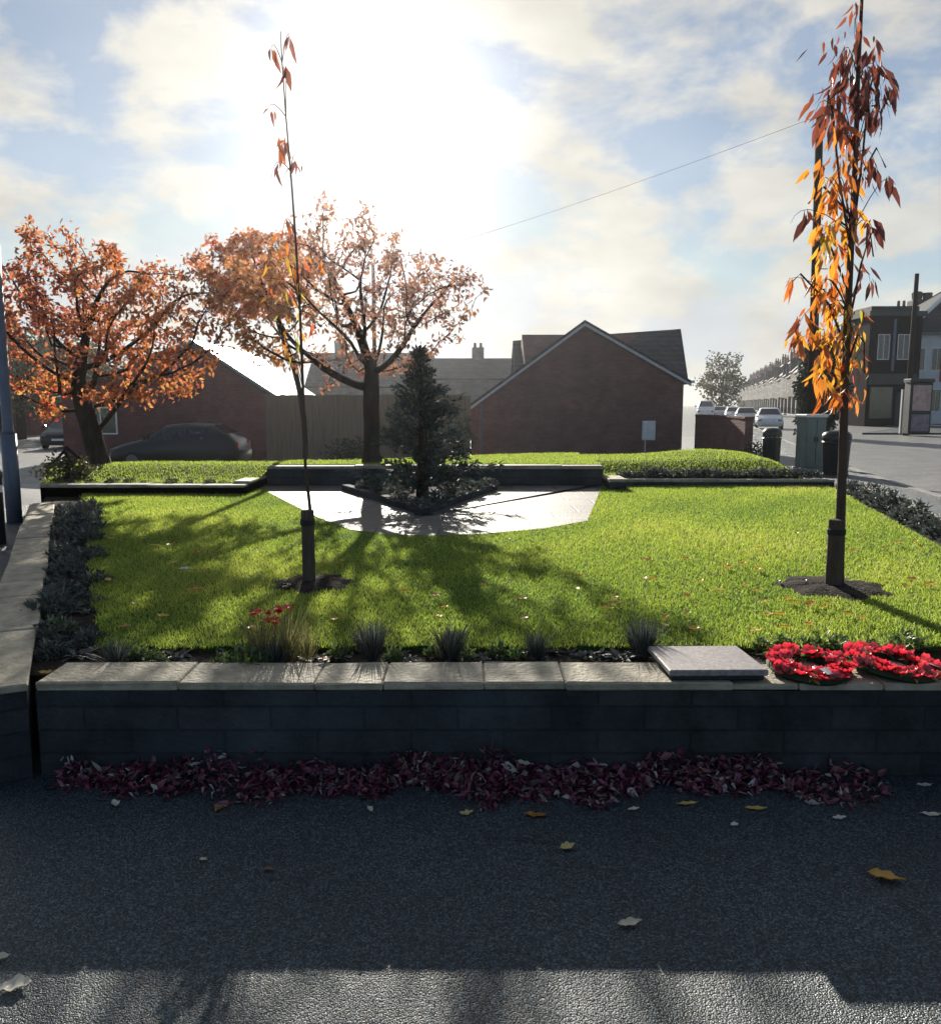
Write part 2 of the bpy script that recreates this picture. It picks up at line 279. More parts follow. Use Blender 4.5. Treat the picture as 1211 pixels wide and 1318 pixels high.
def tri_mesh(name, V, F, mats, tint=None, parent=None, smooth=False, loc=None):
    V = np.asarray(V, dtype=np.float32); F = np.asarray(F, dtype=np.int32)
    me = bpy.data.meshes.new(name); me.vertices.add(len(V)); me.vertices.foreach_set('co', V.ravel())
    me.loops.add(F.size); me.loops.foreach_set('vertex_index', F.ravel()); me.polygons.add(len(F))
    me.polygons.foreach_set('loop_start', np.arange(0, F.size, 3, dtype=np.int32))
    me.update(calc_edges=True)
    if tint is not None:
        at = me.attributes.new('tint', 'FLOAT', 'POINT'); at.data.foreach_set('value', np.asarray(tint, dtype=np.float32))
    o = link_mesh(name, me, mats, parent, smooth)
    if loc is not None: o.location = loc
    return o
def unit(a): return a / np.maximum(np.linalg.norm(a, axis=1, keepdims=True), 1e-9)
def leaf_arrays(P, D, N, Ln, Wd, tint, fold=0.25, curl=0.25, shape=(0.0, 1.0, 0.72)):
    """Leaves as eight-point blades with a mid rib; arrays over all leaves."""
    P = np.asarray(P, float); D = unit(np.asarray(D, float)); N = np.asarray(N, float); n = len(P)
    S = unit(np.cross(D, N)); U = np.cross(S, D); Ln = np.broadcast_to(np.asarray(Ln, float), (n,))[:, None]; Wd = np.broadcast_to(np.asarray(Wd, float), (n,))[:, None] / 2
    curl = np.broadcast_to(np.asarray(curl, float), (n,))[:, None]
    vs = []
    def st(t, w, side): return P + D * Ln * t + S * Wd * w * side + U * (abs(side) * Wd * w * fold * 2 - curl * Ln * t * t)
    vs = [st(0, 0, 0), st(.33, 1, -1), st(.33, 0, 0), st(.33, 1, 1), st(.68, shape[2], -1), st(.68, 0, 0), st(.68, shape[2], 1), st(1, 0, 0)]
    V = np.stack(vs, 1).reshape(-1, 3)
    f = np.array([(0, 2, 1), (0, 3, 2), (1, 2, 5), (1, 5, 4), (2, 3, 6), (2, 6, 5), (4, 5, 7), (5, 6, 7)])
    F = (f[None] + (np.arange(n) * 8)[:, None, None]).reshape(-1, 3)
    return V, F, np.repeat(np.broadcast_to(np.asarray(tint, float), (n,)), 8)
def rdir(n, up=0.0):
    d = RNG.normal(size=(n, 3)); d[:, 2] += up; return unit(d)
def dup(root, loc=None, rz=None, scale=None, label=None, group=None, cat=None):
    r = root.copy(); COL.objects.link(r)
    if loc is not None: r.location = loc
    if rz is not None: r.rotation_euler = (0, 0, rz)
    if scale is not None: r.scale = (scale, scale, scale) if isinstance(scale, (int, float)) else scale
    if label: r['label'] = label
    if group: r['group'] = group
    if cat: r['category'] = cat
    for ch in list(root.children):
        c = ch.copy(); COL.objects.link(c); c.parent = r
        for g in list(ch.children):
            d = g.copy(); COL.objects.link(d); d.parent = c
    return r
def in_poly(X, Y, poly):
    ins = np.zeros(len(X), bool); j = len(poly) - 1
    for i in range(len(poly)):
        xi, yi = poly[i][0], poly[i][1]; xj, yj = poly[j][0], poly[j][1]
        c = ((yi > Y) != (yj > Y)) & (X < (xj - xi) * (Y - yi) / (yj - yi + 1e-12) + xi); ins ^= c; j = i
    return ins
def sst(a, b, x):
    t = np.clip((x - a) / (b - a), 0, 1); return t * t * (3 - 2 * t)
def gz(x, y):
    """Height of the road level: falls away gently behind the garden, level on the right-hand road."""
    return -0.1 - 0.35 * sst(14.5, 21, np.asarray(y, float)) * (1 - sst(8.5, 12.5, np.asarray(x, float)))
def struct(o): o['kind'] = 'structure'; return o

# ------------------------------------------------------------------ the setting
ZG = 0.40                                             # level of the lawn
def ground():
    xs = np.concatenate([np.linspace(-420, -60, 12), np.linspace(-50, 50, 61), np.linspace(60, 420, 12)])
    ys = np.concatenate([np.linspace(-30, 12, 8), np.linspace(13, 60, 60), np.linspace(70, 700, 20)])
    X, Y = np.meshgrid(xs, ys); Z = gz(X, Y); V = np.stack([X, Y, Z], -1).reshape(-1, 3); nx = len(xs)
    i = np.arange(len(ys) - 1)[:, None] * nx + np.arange(nx - 1)[None]; i = i.ravel()
    F = np.concatenate([np.stack([i, i + 1, i + nx + 1], 1), np.stack([i, i + nx + 1, i + nx], 1)])
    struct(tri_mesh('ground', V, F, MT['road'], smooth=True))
ground()
LW0, LW1 = Vector((-1.99, 3.50, 0)), Vector((-5.02, 9.75, 0))      # inner edge of the left wall's coping
RE0, RE1 = Vector((3.15, 3.35, 0)), Vector((5.35, 12.2, 0))        # right edge of the lawn, extended to the front wall
pave = [(-5.2, -8), (7.3, -8), (8.1, 14), (8.9, 18), (9.9, 22), (20.5, 60), (18.5, 60), (7.9, 22.4), (6.3, 13.6), (-6.4, 13.2), (-7.4, 12.8), (-7.6, 11), (-5.6, 4), (-5.2, 0)]
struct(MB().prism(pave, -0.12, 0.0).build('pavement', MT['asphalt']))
def strip(name, pts, w, z0, z1, mat):
    b = MB()
    for i in range(len(pts) - 1):
        a, c = Vector((*pts[i], 0)), Vector((*pts[i + 1], 0)); d = (c - a).normalized(); nrm = Vector((-d.y, d.x, 0)) * w
        L = (c - a).length; k = max(1, int(L / 0.92))
        for j in range(k):
            p, q = a + d * (L * j / k + .004), a + d * (L * (j + 1) / k - .004)
            b.prism([p - nrm, q - nrm, q, p][::1], z0, z1)
    return struct(b.build(name, mat))
strip('kerb', [(7.3, -8), (8.1, 14), (8.9, 18), (9.9, 22), (20.5, 60)], 0.14, -0.13, 0.012, MT['kerb'])
strip('kerb', [(-7.4, 12.8), (-7.6, 11), (-5.6, 4), (-5.2, 0), (-5.2, -8)], 0.14, -0.13, 0.012, MT['kerb'])
# far pavements of the right-hand street
struct(MB().prism([(22, 46), (60, 46), (120, 300), (98, 300), (30.5, 58)], -0.12, 0.0).build('pavement', MT['asphalt']))

PATIO = [G(*p, ZG) for p in [(338, 630), (372, 648), (410, 667), (450, 682), (500, 689), (560, 690), (620, 688), (700, 681), (756, 671), (766, 648), (776, 622)]]
PATIO = PATIO + [Vector((1.95, 12.0, 0)), Vector((-3.0, 12.0, 0))]
lawn_poly = [Vector((-1.84, 3.95, 0)), G(1211, 833, ZG) * 1.0, RE0 + (RE1 - RE0) * 0.09, RE0 + (RE1 - RE0) * 0.98, Vector((1.95, 11.95, 0)), Vector((-3.0, 12.0, 0)), Vector((-5.2, 10.85, 0)), G(105, 645, ZG)]
lawn_poly[1] = Vector((2.3, 3.97, 0)); lawn_poly[2] = Vector((3.25, 4.0, 0))
def bed_mesh():                                       # earth body of the raised garden; its top is the bed soil
    poly = [(-1.9, 3.60), (3.3, 3.60), (3.45, 4.0), (5.6, 12.2), (5.6, 12.6), (-6.1, 12.8), (-5.9, 11.3), (-5.15, 9.7), (-2.15, 3.6)]
    struct(MB().prism(poly, -0.1, ZG - 0.03).build('garden_soil', MT['soil']))
bed_mesh()
struct(MB().prism(lawn_poly, ZG - 0.05, ZG).build('lawn', MT['lawn']))
struct(MB().prism(PATIO, ZG - 0.045, ZG + 0.006).build('patio', MT['paving']))

# raised grass terraces behind the patio
ZT = 0.70
def terrace():
    b = MB()
    b.prism([(1.96, 11.95), (5.2, 11.95), (5.3, 13.6), (5.3, 15.2), (1.96, 15.2)], 0.0, 0.40)
    b.prism([(-3.02, 10.85), (-3.02, 13.0), (-6.6, 13.0), (-5.75, 10.85)], 0.0, 0.50)
    b.prism([(-3.0, 12.22), (1.94, 12.22), (1.94, 15.2), (-3.0, 13.3)], 0.0, ZT - 0.04)
    struct(b.build('terrace_soil', MT['soil']))
    # turf sheets with gentle swells
    def sheet(x0, x1, y0, y1, zf, nx=40, ny=20, inside=None):
        X, Y = np.meshgrid(np.linspace(x0, x1, nx), np.linspace(y0, y1, ny)); Z = zf(X, Y); V = np.stack([X, Y, Z], -1).reshape(-1, 3)
        i = (np.arange(ny - 1)[:, None] * nx + np.arange(nx - 1)[None]).ravel(); F = np.concatenate([np.stack([i, i + 1, i + nx + 1], 1), np.stack([i, i + nx + 1, i + nx], 1)])
        if inside is not None:
            c = V[F].mean(1); F = F[in_poly(c[:, 0], c[:, 1], inside)]
        return V, F
    parts = []
    zr = lambda X, Y: 0.53 + 0.17 * sst(12.3, 13.2, Y) + 0.10 * np.exp(-((X - 4.1) / .8) ** 2 - ((Y - 14.3) / .9) ** 2) - 0.5 * sst(14.6, 15.4, Y) - 0.45 * sst(4.75, 5.7, X)
    parts.append(sheet(1.97, 5.7, 12.2, 15.4, zr))
    zl = lambda X, Y: 0.53 + 0.16 * sst(11.3, 12.6, Y) - 0.05 * sst(-5, -6.6, X) - 0.35 * sst(12.9, 13.5, Y)
    parts.append(sheet(-6.5, -3.0, 11.1, 13.4, zl, inside=[(-3, 11), (-3, 13.5), (-7, 13.5), (-5.8, 11)]))
    zm = lambda X, Y: ZT - 0.0 - 0.4 * sst(0, 1, (Y - (13.1 + 2.0 * sst(-2.5, 1.9, X))) / .5)
    parts.append(sheet(-3.0, 1.97, 12.24, 15.4, zm))
    o = 0; Vs = []; Fs = []
    for V, F in parts: Vs.append(V); Fs.append(F + o); o += len(V)
    V = np.concatenate(Vs); F = np.concatenate(Fs)
    struct(tri_mesh('grass_bank', V, F, MT['lawn'], smooth=True)); return V, F
TV, TF = terrace()

# grass blades: lawn and banks, one stuff object each
def blades(name, X, Y, Z, h, w, tint, lean=0.45):
    n = len(X); a = RNG.uniform(0, 2 * np.pi, n); S = np.stack([np.cos(a), np.sin(a), np.zeros(n)], 1) * (w / 2)[:, None]
    B = np.stack([X, Y, Z], 1); T = B + np.stack([RNG.normal(0, lean, n), RNG.normal(0, lean, n), np.ones(n)], 1) * h[:, None]
    M_ = B * .55 + T * .45 + np.array([0, 0, 1.0])[None] * (h * .12)[:, None]
    V = np.stack([B - S, B + S, M_ - S * .8, M_ + S * .8, T], 1).reshape(-1, 3)
    f = np.array([(0, 1, 3), (0, 3, 2), (2, 3, 4)]); F = (f[None] + (np.arange(n) * 5)[:, None, None]).reshape(-1, 3)
    o = tri_mesh(name, V, F, MT['grass'], np.repeat(tint, 5)); o['kind'] = 'stuff'; return o
def patch_noise(X, Y):
    v = np.zeros_like(X)
    for k, (fx, fy, ph) in enumerate([(1.3, .7, 0), (-.8, 1.9, 2), (2.7, 1.4, 4), (4.1, -3.2, 1), (-6.2, 5.1, 3)]): v += np.sin(X * fx + Y * fy + ph) / (1 + .4 * k)
    return v / 3
def lawn_grass():
    n = 900000; X = RNG.uniform(-5.4, 5.5, n); Y = RNG.uniform(3.9, 12.0, n)
    keep = in_poly(X, Y + .035 * np.sin(X * 9.1) * np.sin(X * 23.0 + 1) + RNG.normal(0, .015, n), [v + Vector((0, -.03 if v.y < 5 else 0, 0)) for v in lawn_poly]) & ~in_poly(X, Y, PATIO) & (RNG.uniform(0, 1, n) < np.clip((4.6 / Y) ** 1.3, .36, 1)) & (np.abs(X) < 0.66 * Y + 1.3)
    for (cx, cy, r) in PITS: keep &= ((X - cx) ** 2 + ((Y - cy)) ** 2) > (r * (1 + .12 * np.sin(7 * np.arctan2(Y - cy, X - cx)))) ** 2
    X, Y = X[keep], Y[keep]; k = len(X); pn = patch_noise(X, Y)
    h = RNG.uniform(.014, .031, k) * (1 + .25 * pn) * (0.9 + Y * .02); w = RNG.uniform(.0028, .0045, k) * (1 + (Y - 4) * .09)
    tint = np.clip(.48 + .30 * pn + RNG.normal(0, .2, k), 0, 1)
    o = blades('lawn_grass', X, Y, np.full(k, ZG - .002), h, w, tint); o['label'] = 'short mown green grass of the garden lawn'; o['category'] = 'grass'
SAP_L, SAP_R = G(399, 752, ZG), G(1071, 757, ZG)
PITS = [(SAP_L.x + .02, SAP_L.y, .27), (SAP_R.x, SAP_R.y, .34)]
lawn_grass()
def bank_grass():
    c = TV[TF]; area = np.linalg.norm(np.cross(c[:, 1] - c[:, 0], c[:, 2] - c[:, 0]), axis=1); n = 60000
    ix = RNG.choice(len(TF), n, p=area / area.sum()); u = RNG.uniform(0, 1, (n, 2)); s = u.sum(1) > 1; u[s] = 1 - u[s]
    P = c[ix, 0] + (c[ix, 1] - c[ix, 0]) * u[:, :1] + (c[ix, 2] - c[ix, 0]) * u[:, 1:]
    k = n; o = blades('bank_grass', P[:, 0], P[:, 1], P[:, 2] - .003, RNG.uniform(.018, .04, k), RNG.uniform(.006, .010, k), np.clip(.52 + RNG.normal(0, .2, k), 0, 1))
    o['label'] = 'longer grass on the raised bank behind the patio'; o['category'] = 'grass'
bank_grass()

# ------------------------------------------------------------------ garden walls
def wall_thing(name, label, a, b, thick, h, cop_over, cop_t, slab, skip=None, base=-0.12, matw='wall_stone', side=1, cop_mat='coping'):
    """A wall from a to b (front face on the line), thickness to the left of the direction a->b when side=1."""
    a, b = Vector((a[0], a[1], 0)), Vector((b[0], b[1], 0)); d = (b - a); L = d.length; ang = math.atan2(d.y, d.x)
    t = thing(name, label, 'wall', (a.x, a.y, 0), ang)
    y0, y1 = (0, thick) if side > 0 else (-thick, 0)
    MB().box(0, L, y0, y1, base, h - cop_t).box(.01, L - .01, y0 + .008, y1 - .008, h - cop_t + .001, h - .009).build('masonry', MT[matw], t)
    x = 0.0; rnd = random.Random(len(label)); k = 0
    while x < L - .05:
        w = min(slab * rnd.uniform(.55, 1.45), L - x)
        if L - x - w < .2: w = L - x
        dz = rnd.uniform(-.006, .006); dy = rnd.uniform(-.006, .006)
        cs = MB().box(x + .0004, x + w - .0004, y0 - cop_over + dy, y1 + cop_over + dy, h - cop_t + .002 , h + dz, 0, .007)
        cs.v = [(vx + rnd.uniform(-.0008, .0008), vy + rnd.uniform(-.005, .005), vz + rnd.uniform(-.003, .003) * (vz > h - .02)) for (vx, vy, vz) in cs.v]
        cs.build('coping_stone', MT[cop_mat], t)
        x += w
    return t
wall_thing('garden_wall', 'long dark wall with pale stone coping across the front of the garden', (-1.855, 3.35), (3.42, 3.35), .27, .42, .006, .034, .5)
wd = (LW1 - LW0).normalized(); wn = Vector((-wd.y, wd.x, 0))
la = LW0 + Vector((.105, -.165, 0)); 
wall_thing('garden_wall', 'low wall with sunlit coping running away along the left border', (la.x, la.y), (LW1.x, LW1.y), .24, .425, .012, .04, .7, side=1)
rw0, rw1 = RE0 + Vector((.36, .32, 0)), RE1 + Vector((.36, -.3, 0))
wall_thing('garden_wall', 'low wall behind the border plants on the street side', (rw0.x, rw0.y), (rw1.x, rw1.y), .2, .40, .02, .06, .7, side=-1)
wall_thing('retaining_wall', 'dark retaining wall along the back of the pale patio', (-3.0, 12.0), (1.95, 12.0), .2, ZT, .015, .05, .9, base=.3)
wall_thing('retaining_wall', 'very low dark wall edging the grass left of the patio', (-5.75, 10.85), (-3.02, 10.85), .2, .53, .015, .04, .8, base=.3)
wall_thing('retaining_wall', 'very low kerb wall edging the bank right of the patio', (2.2, 11.95), (5.35, 11.95), .2, .50, .01, .04, .8, base=.3)
wall_thing('retaining_wall', 'short pale topped wall end beside the right corner of the patio', (1.96, 11.4), (1.96, 12.0), .23, .56, .01, .05, 1.2, base=.3, side=-1)
wall_thing('retaining_wall', 'short dark wall end at the left corner of the patio', (-3.02, 11.06), (-3.02, 12.0), .2, .56, .008, .04, 1.2, base=.3, side=1)
# raised diamond bed of the conifer
dl, df, dr = G(440, 628, .44), G(545, 660, .44), G(640, 627, .44)
t = thing('planter_bed', 'raised pointed planting bed with stone edging round the dark conifer', 'planter', (df.x, df.y, 0))
MB().prism([(dl.x + .1, dl.y + .05), (df.x, df.y + .1), (dr.x - .1, dr.y + .05), (dr.x - .2, 11.95), (dl.x + .2, 11.95)], .3, .46).build('soil', MT['soil'], t, org=(df.x, df.y, 0))
for (p, q) in ((dl, df), (df, dr)):
    d = (q - p).normalized(); n_ = Vector((-d.y, d.x, 0)) * .11; L = (q - p).length; k = 5; bb = MB()
    for j in range(k):
        u, v = p + d * (L * j / k + .006), p + d * (L * (j + 1) / k - .006); zz = .49 + random.uniform(-.008, .008)
        bb.prism([(u.x, u.y), (v.x, v.y), (v.x + n_.x, v.y + n_.y), (u.x + n_.x, u.y + n_.y)], .36, zz)
    bb.build('edging', MT['wall_stone'], t, org=(df.x, df.y, 0))
# memorial slab
s0 = Vector((0.84, 3.29, .495))
sb = MB().box(0, .425, 0, .40, 0, .028, 0, .005).build('stone_slab', MT['plaque']); sb.location = (.85, 3.358, .446); sb.rotation_euler = (R(-2), 0, R(1.0))
props(sb, 'plain grey stone slab lying on top of the front wall', 'slab')
bl = MB().box(0, .40, 0, .25, 0, .022, 0, .004).build('slab_base', MT['wall_stone']); bl.parent = sb; bl.location = (.01, .012, -.0225)

# ------------------------------------------------------------------ trees
def colonize(trunk, center, radii, n_att, step=.16, influence=1.0, kill=.28, seed=1, maxit=120, bias=0.05, hollow=0.0):
    rg = np.random.default_rng(seed); pts = rg.normal(size=(n_att * 4, 3)); pts = unit(pts) * (rg.uniform(hollow, 1, (n_att * 4, 1)) ** (1 / 2.2))
    lump = 1 + .16 * np.sin(pts[:, :1] * 5 + seed) * np.cos(pts[:, 1:2] * 4 + 2 * seed) + .1 * np.sin(pts[:, 2:] * 7)
    att = (np.array(center) + pts * np.array(radii) * lump)[:n_att]
    nodes = [np.array(p, float) for p in trunk]; par = [-1] + list(range(len(trunk) - 1))
    for it in range(maxit):
        if len(att) == 0: break
        nd = np.array(nodes); D2 = ((att[:, None] - nd[None]) ** 2).sum(-1); ci = D2.argmin(1); cd = np.sqrt(D2[np.arange(len(att)), ci])
        act = cd < (influence if it > 6 else 9); 
        if not act.any(): break
        newn = []
        for j in np.unique(ci[act]):
            v = att[act & (ci == j)] - nd[j]; d = unit(v).sum(0) + rg.normal(0, .25, 3) + np.array([0, 0, bias]); d /= np.linalg.norm(d) + 1e-9
            newn.append((nd[j] + d * step, j))
        for p, j in newn: nodes.append(p); par.append(int(j))
        nd = np.array([p for p, _ in newn]); D2 = ((att[:, None] - nd[None]) ** 2).sum(-1).min(1); att = att[D2 > kill ** 2]
        if len(nodes) > 3500: break
    return np.array(nodes), np.array(par)
def radii_of(nodes, par, rt, r_tip, e=2.3):
    n = len(nodes); acc = np.zeros(n); kids = np.zeros(n, int)
    for i in range(1, n): kids[par[i]] += 1
    for i in range(n - 1, -1, -1):
        if kids[i] == 0: acc[i] = r_tip ** e
        if par[i] >= 0: acc[par[i]] += acc[i]
    r = acc ** (1 / e); s = rt / r[0]; r = r_tip + (r - r_tip) * (rt - r_tip) / max(r[0] - r_tip, 1e-6)
    return r, kids
def skeleton_mb(nodes, par, rad, nodes_range=None):
    b = MB()
    for i in range(1, len(nodes)):
        p, q = nodes[par[i]], nodes[i]; n = 9 if rad[i] > .05 else (6 if rad[i] > .015 else 4)
        b.tube([p, q + (q - p) * .08], [rad[par[i]] if rad[par[i]] < rad[i] * 1.6 else rad[i] * 1.25, rad[i]], n, caps=False)
    return b
def deciduous(name, label, base, trunk, center, radii, n_att, rt, leaf_m, leaf_n, leaf_size, tint_fn, seed, group=None, hollow=.0, kill=.26, thin=.014):
    t = thing(name, label, 'tree', base, 0, group)
    tr = [np.array(p, float) for p in trunk]; nodes, par = colonize(tr, center, radii, n_att, seed=seed, hollow=hollow, kill=kill)
    rad, kids = radii_of(nodes, par, rt, .004, 1.85)
    nt_ = len(tr); b = skeleton_mb(nodes[:nt_], par[:nt_], np.maximum(rad[:nt_], rad[nt_ - 1]))
    b.lathe([(rt * 1.55, -.03), (rt * 1.2, .08), (rt, .22)], n=10)
    b.build('trunk', MT['bark'], t, smooth=True)
    m2 = MB(); 
    for i in range(nt_, len(nodes)):
        p, q = nodes[par[i]], nodes[i]; n = 7 if rad[i] > .04 else (5 if rad[i] > .012 else 3)
        m2.tube([p, q + (q - p) * .06], [min(rad[par[i]], rad[i] * 1.5), rad[i]], n, caps=False)
    m2.build('branches', MT['bark'], t, smooth=True)
    thinn = np.where((rad < thin) & (np.arange(len(nodes)) >= nt_))[0]
    ix = RNG.choice(thinn, leaf_n); P = nodes[ix] + RNG.normal(0, .055, (leaf_n, 3)); D = rdir(leaf_n); D[:, 2] -= .55; Nn = rdir(leaf_n, .5)
    keep = tint_fn(P)[1]; P, D, Nn = P[keep], D[keep], Nn[keep]
    sz = RNG.uniform(.7, 1.25, len(P)) * leaf_size
    V, F, T = leaf_arrays(P, D, Nn, sz, sz * .5, tint_fn(P)[0], .2, .2)
    tri_mesh('crown', V, F, leaf_m, T, t); return t
# tree at the far left of the bank
b1 = Vector((-5.78, 12.7, .58))
def tint1(P):
    n = len(P); v = .42 + .22 * np.sin(P[:, 0] * 2.3) * np.cos(P[:, 2] * 2.1 + 1) + RNG.normal(0, .17, n)
    v += .25 * (P[:, 2] < 1.5) + .22 * sst(.9, 2.0, P[:, 0])
    keep = RNG.uniform(0, 1, n) < (.55 + .45 * np.sin(P[:, 0] * 3.1 + P[:, 2] * 2.7 + 1.0) ** 2)
    hole = (np.abs(P[:, 0] + .35) < .45) & (np.abs(P[:, 2] - 1.75) < .3)
    return np.clip(v, 0, 1), keep & ~(hole & (RNG.uniform(0, 1, n) < .8))
deciduous('cherry_tree', 'leaning autumn tree with orange leaves in front of the dark parked car', b1,
          [(0, 0, 0), (-.04, 0, .3), (-.1, .02, .6), (-.19, .04, .9), (-.24, .03, 1.2), (-.25, 0, 1.4)], (-.05, .1, 2.25), (2.15, 1.7, 1.40), 900, .15, MT['tree_leaf'], 13000, .085, tint1, 3, kill=.2)
b2 = Vector((-1.53, 12.62, .66))
def tint2(P):
    n = len(P); v = .85 - .5 * sst(-1.9, -.2, P[:, 0]) + RNG.normal(0, .2, n) + .14 * np.sin(P[:, 0] * 3 + P[:, 2] * 4)  # tint turns browner to the right, imitating veiling glare
    keep = RNG.uniform(0, 1, n) < (.5 + .5 * np.sin(P[:, 0] * 2.7 + P[:, 2] * 3.3) ** 2)
    return np.clip(v, 0, 1), keep
deciduous('cherry_tree', 'spreading half bare autumn tree right behind the dark conifer', b2,
          [(0, 0, 0), (.0, 0, .3), (.01, .02, .6), (.0, .03, .9), (.01, .03, 1.2), (.02, .02, 1.42)], (-.42, .15, 2.55), (2.2, 1.7, 1.30), 900, .125, MT['brown_leaf'], 8500, .08, tint2, 5, kill=.24)
b3 = Vector((A(392, 590, 16.2).x, 16.2, float(gz(-4, 16.2)) - .02))
def tint3(P):
    n = len(P); return np.clip(.62 + RNG.normal(0, .22, n), 0, 1), RNG.uniform(0, 1, n) < .95
deciduous('cherry_tree', 'slender orange autumn tree whose trunk stands behind the thin left sapling', b3,
          [(0, 0, 0), (0, 0, .5), (.02, 0, 1.0), (0, 0, 1.5), (-.06, 0, 2.0), (-.16, 0, 2.5), (-.3, 0, 2.9)], (-.75, 0, 4.3), (1.35, 1.3, .95), 480, .055, MT['tree_leaf'], 7000, .09, tint3, 8)

def conifer(name, label, base, H, r0, n, seed, mat, lean=0.0):
    rg = np.random.default_rng(seed); t = thing(name, label, 'tree', base)
    MB().tube([(0, 0, 0), (0.01, 0, H * .5), (lean, 0, H * .98)], [r0 * .13, r0 * .08, .006], 7).build('trunk', MT['bark'], t, smooth=True)
    Vs = []; Fs = []; Ts = []; o = 0; br = MB(); tiers = int(H / .075)
    for k in range(tiers):
        z = .1 + (H - .12) * k / tiers; f = 1 - z / H
        for j in range(rg.integers(6, 9)):
            a = rg.uniform(0, 2 * np.pi); Lb = r0 * (.05 + 1.05 * f ** 1.05) * rg.uniform(.45, 1.25) * (1 + .16 * math.sin(2 * a + 7 * z + 1)); up = .25 + .5 * (1 - f)
            d = np.array([math.cos(a), math.sin(a), up]); e = np.array([lean * z / H, 0, z]) + d * Lb
            br.tube([(lean * z / H, 0, z), tuple(e)], [.006, .002], 3, caps=False)
            m = int(16 + 44 * Lb / r0); s = rg.uniform(.15, 1.05, m)[:, None]; P = np.array([lean * z / H, 0, z]) + d * Lb * s + rg.normal(0, .02, (m, 3)); P[:, 2] -= .05 * s[:, 0] ** 2
            D = d[None] + rg.normal(0, .55, (m, 3)); Nn = rg.normal(size=(m, 3)); Nn[:, 2] += 1
            V, F, T = leaf_arrays(P, D, Nn, rg.uniform(.06, .12, m) * (.45 + .6 * f ** .6), rg.uniform(.016, .03, m), np.clip(rg.normal(.4, .25, m), 0, 1), .1, .15)
            Vs.append(V); Fs.append(F + o); Ts.append(T); o += len(V)
    br.build('branches', MT['bark'], t); tri_mesh('crown', np.concatenate(Vs), np.concatenate(Fs), mat, np.concatenate(Ts), t); return t
cb = Vector((G(543, 640, .46).x, 10.15, .46))
conifer('conifer_tree', 'small dark conical evergreen standing in the pointed bed on the patio', cb, 1.88, .66, 0, 4, MT['conifer'], lean=-.02)

# ------------------------------------------------------------------ saplings
def sapling(name, label, base, stem_px, r0, leaf_groups, seed, stake_px, stake_r, twigs):
    rg = np.random.default_rng(seed); Y = base.y; t = thing(name, label, 'tree', base)
    loc = lambda px, py, dy=0.0: A(px, py, Y + dy) - base
    pts = [loc(*p) for p in stem_px]; pts[0].z = -.02
    n = len(pts); MB().tube(pts, [r0 * (1 - .8 * i / (n - 1)) for i in range(n)], 9).build('trunk', MT['stem'], t, smooth=True)
    m = MB()
    for tw in twigs:
        q = [loc(p[0], p[1], 0.05 * math.sin(i * 1.3 + tw[0][0]) * (i > 0)) for i, p in enumerate(tw)]; m.tube(q, [.006 * (1 - .6 * i / len(q)) + .0015 for i in range(len(q))], 5)
    for (px, py, sx, sy, k, *_r) in leaf_groups:
        for h_ in range(1 + k // 9):
            hx = px + rg.normal(0, sx * .7); sp_ = min(stem_px[1:], key=lambda q: abs(q[1] - (py + 30))); q = []; w0 = rg.normal(0, .06)
            for u_ in range(8):
                u = u_ / 7; c0, c1, c2 = (1 - u) ** 2, 2 * u * (1 - u), u * u
                q.append(loc(sp_[0] * c0 + hx * c1 + (hx + (hx - sp_[0]) * .25) * c2, sp_[1] * c0 + (py - sy * 1.6 - 10) * c1 + (py + sy) * c2, w0 * u))
            m.tube(q, [.0035 * (1 - .75 * u_ / 7) for u_ in range(8)], 4)
    m.build('branches', MT['stem'], t, smooth=True)
    P = []; D = []; Nn = []; L = []; W = []; T = []
    for (px, py, sx, sy, k, t0, t1, size) in leaf_groups:
        for _ in range(int(k * (1.65 if base.x > 0 else 1.25) + .5)):
            x = px + rg.normal(0, sx); y = py + rg.uniform(-sy, sy); p = loc(x, y, rg.normal(0, .11)); P.append(p)
            side = rg.normal(0, .30) + (x - px) / max(sx, 4) * .16
            D.append((side, rg.normal(0, .35), -1 + rg.uniform(-.2, .35))); Nn.append((rg.normal(0, .8), -1 + rg.normal(0, .7), .3 + rg.normal(0, .5)))
            s = size * rg.choice([rg.uniform(.4, .75), rg.uniform(.75, 1.2)]); L.append(s); W.append(s * rg.uniform(.20, .31)); T.append(min(1, max(0, rg.uniform(t0, t1))))
    V, F, TT = leaf_arrays(P, D, Nn, L, W, T, .2, rg.normal(.15, .3, len(P)))
    tri_mesh('crown', V, F, MT['sap_leaf'], TT, t, smooth=True)
    # stake and strap
    sx, sy0, sy1 = stake_px; a, b = loc(sx, sy1), loc(sx, sy0); a.z = -.03
    a.y -= .02; b.y -= .02; b.x = a.x + .004
    MB().lathe([(0, a.z), (stake_r, a.z), (stake_r * .97, b.z * .5), (stake_r * .98, b.z - .02), (stake_r * 1.02, b.z - .018), (stake_r * .92, b.z), (0, b.z + .004)], (a.x, a.y), 14).build('stake', MT['stake'], t, smooth=False)
    MB().lathe([(stake_r * 1.05, b.z - .10), (stake_r * 1.12, b.z - .095), (stake_r * 1.12, b.z - .065), (stake_r * 1.05, b.z - .06)], (a.x, a.y), 14).build('tie_strap', MT['rubber'], t)
    return t
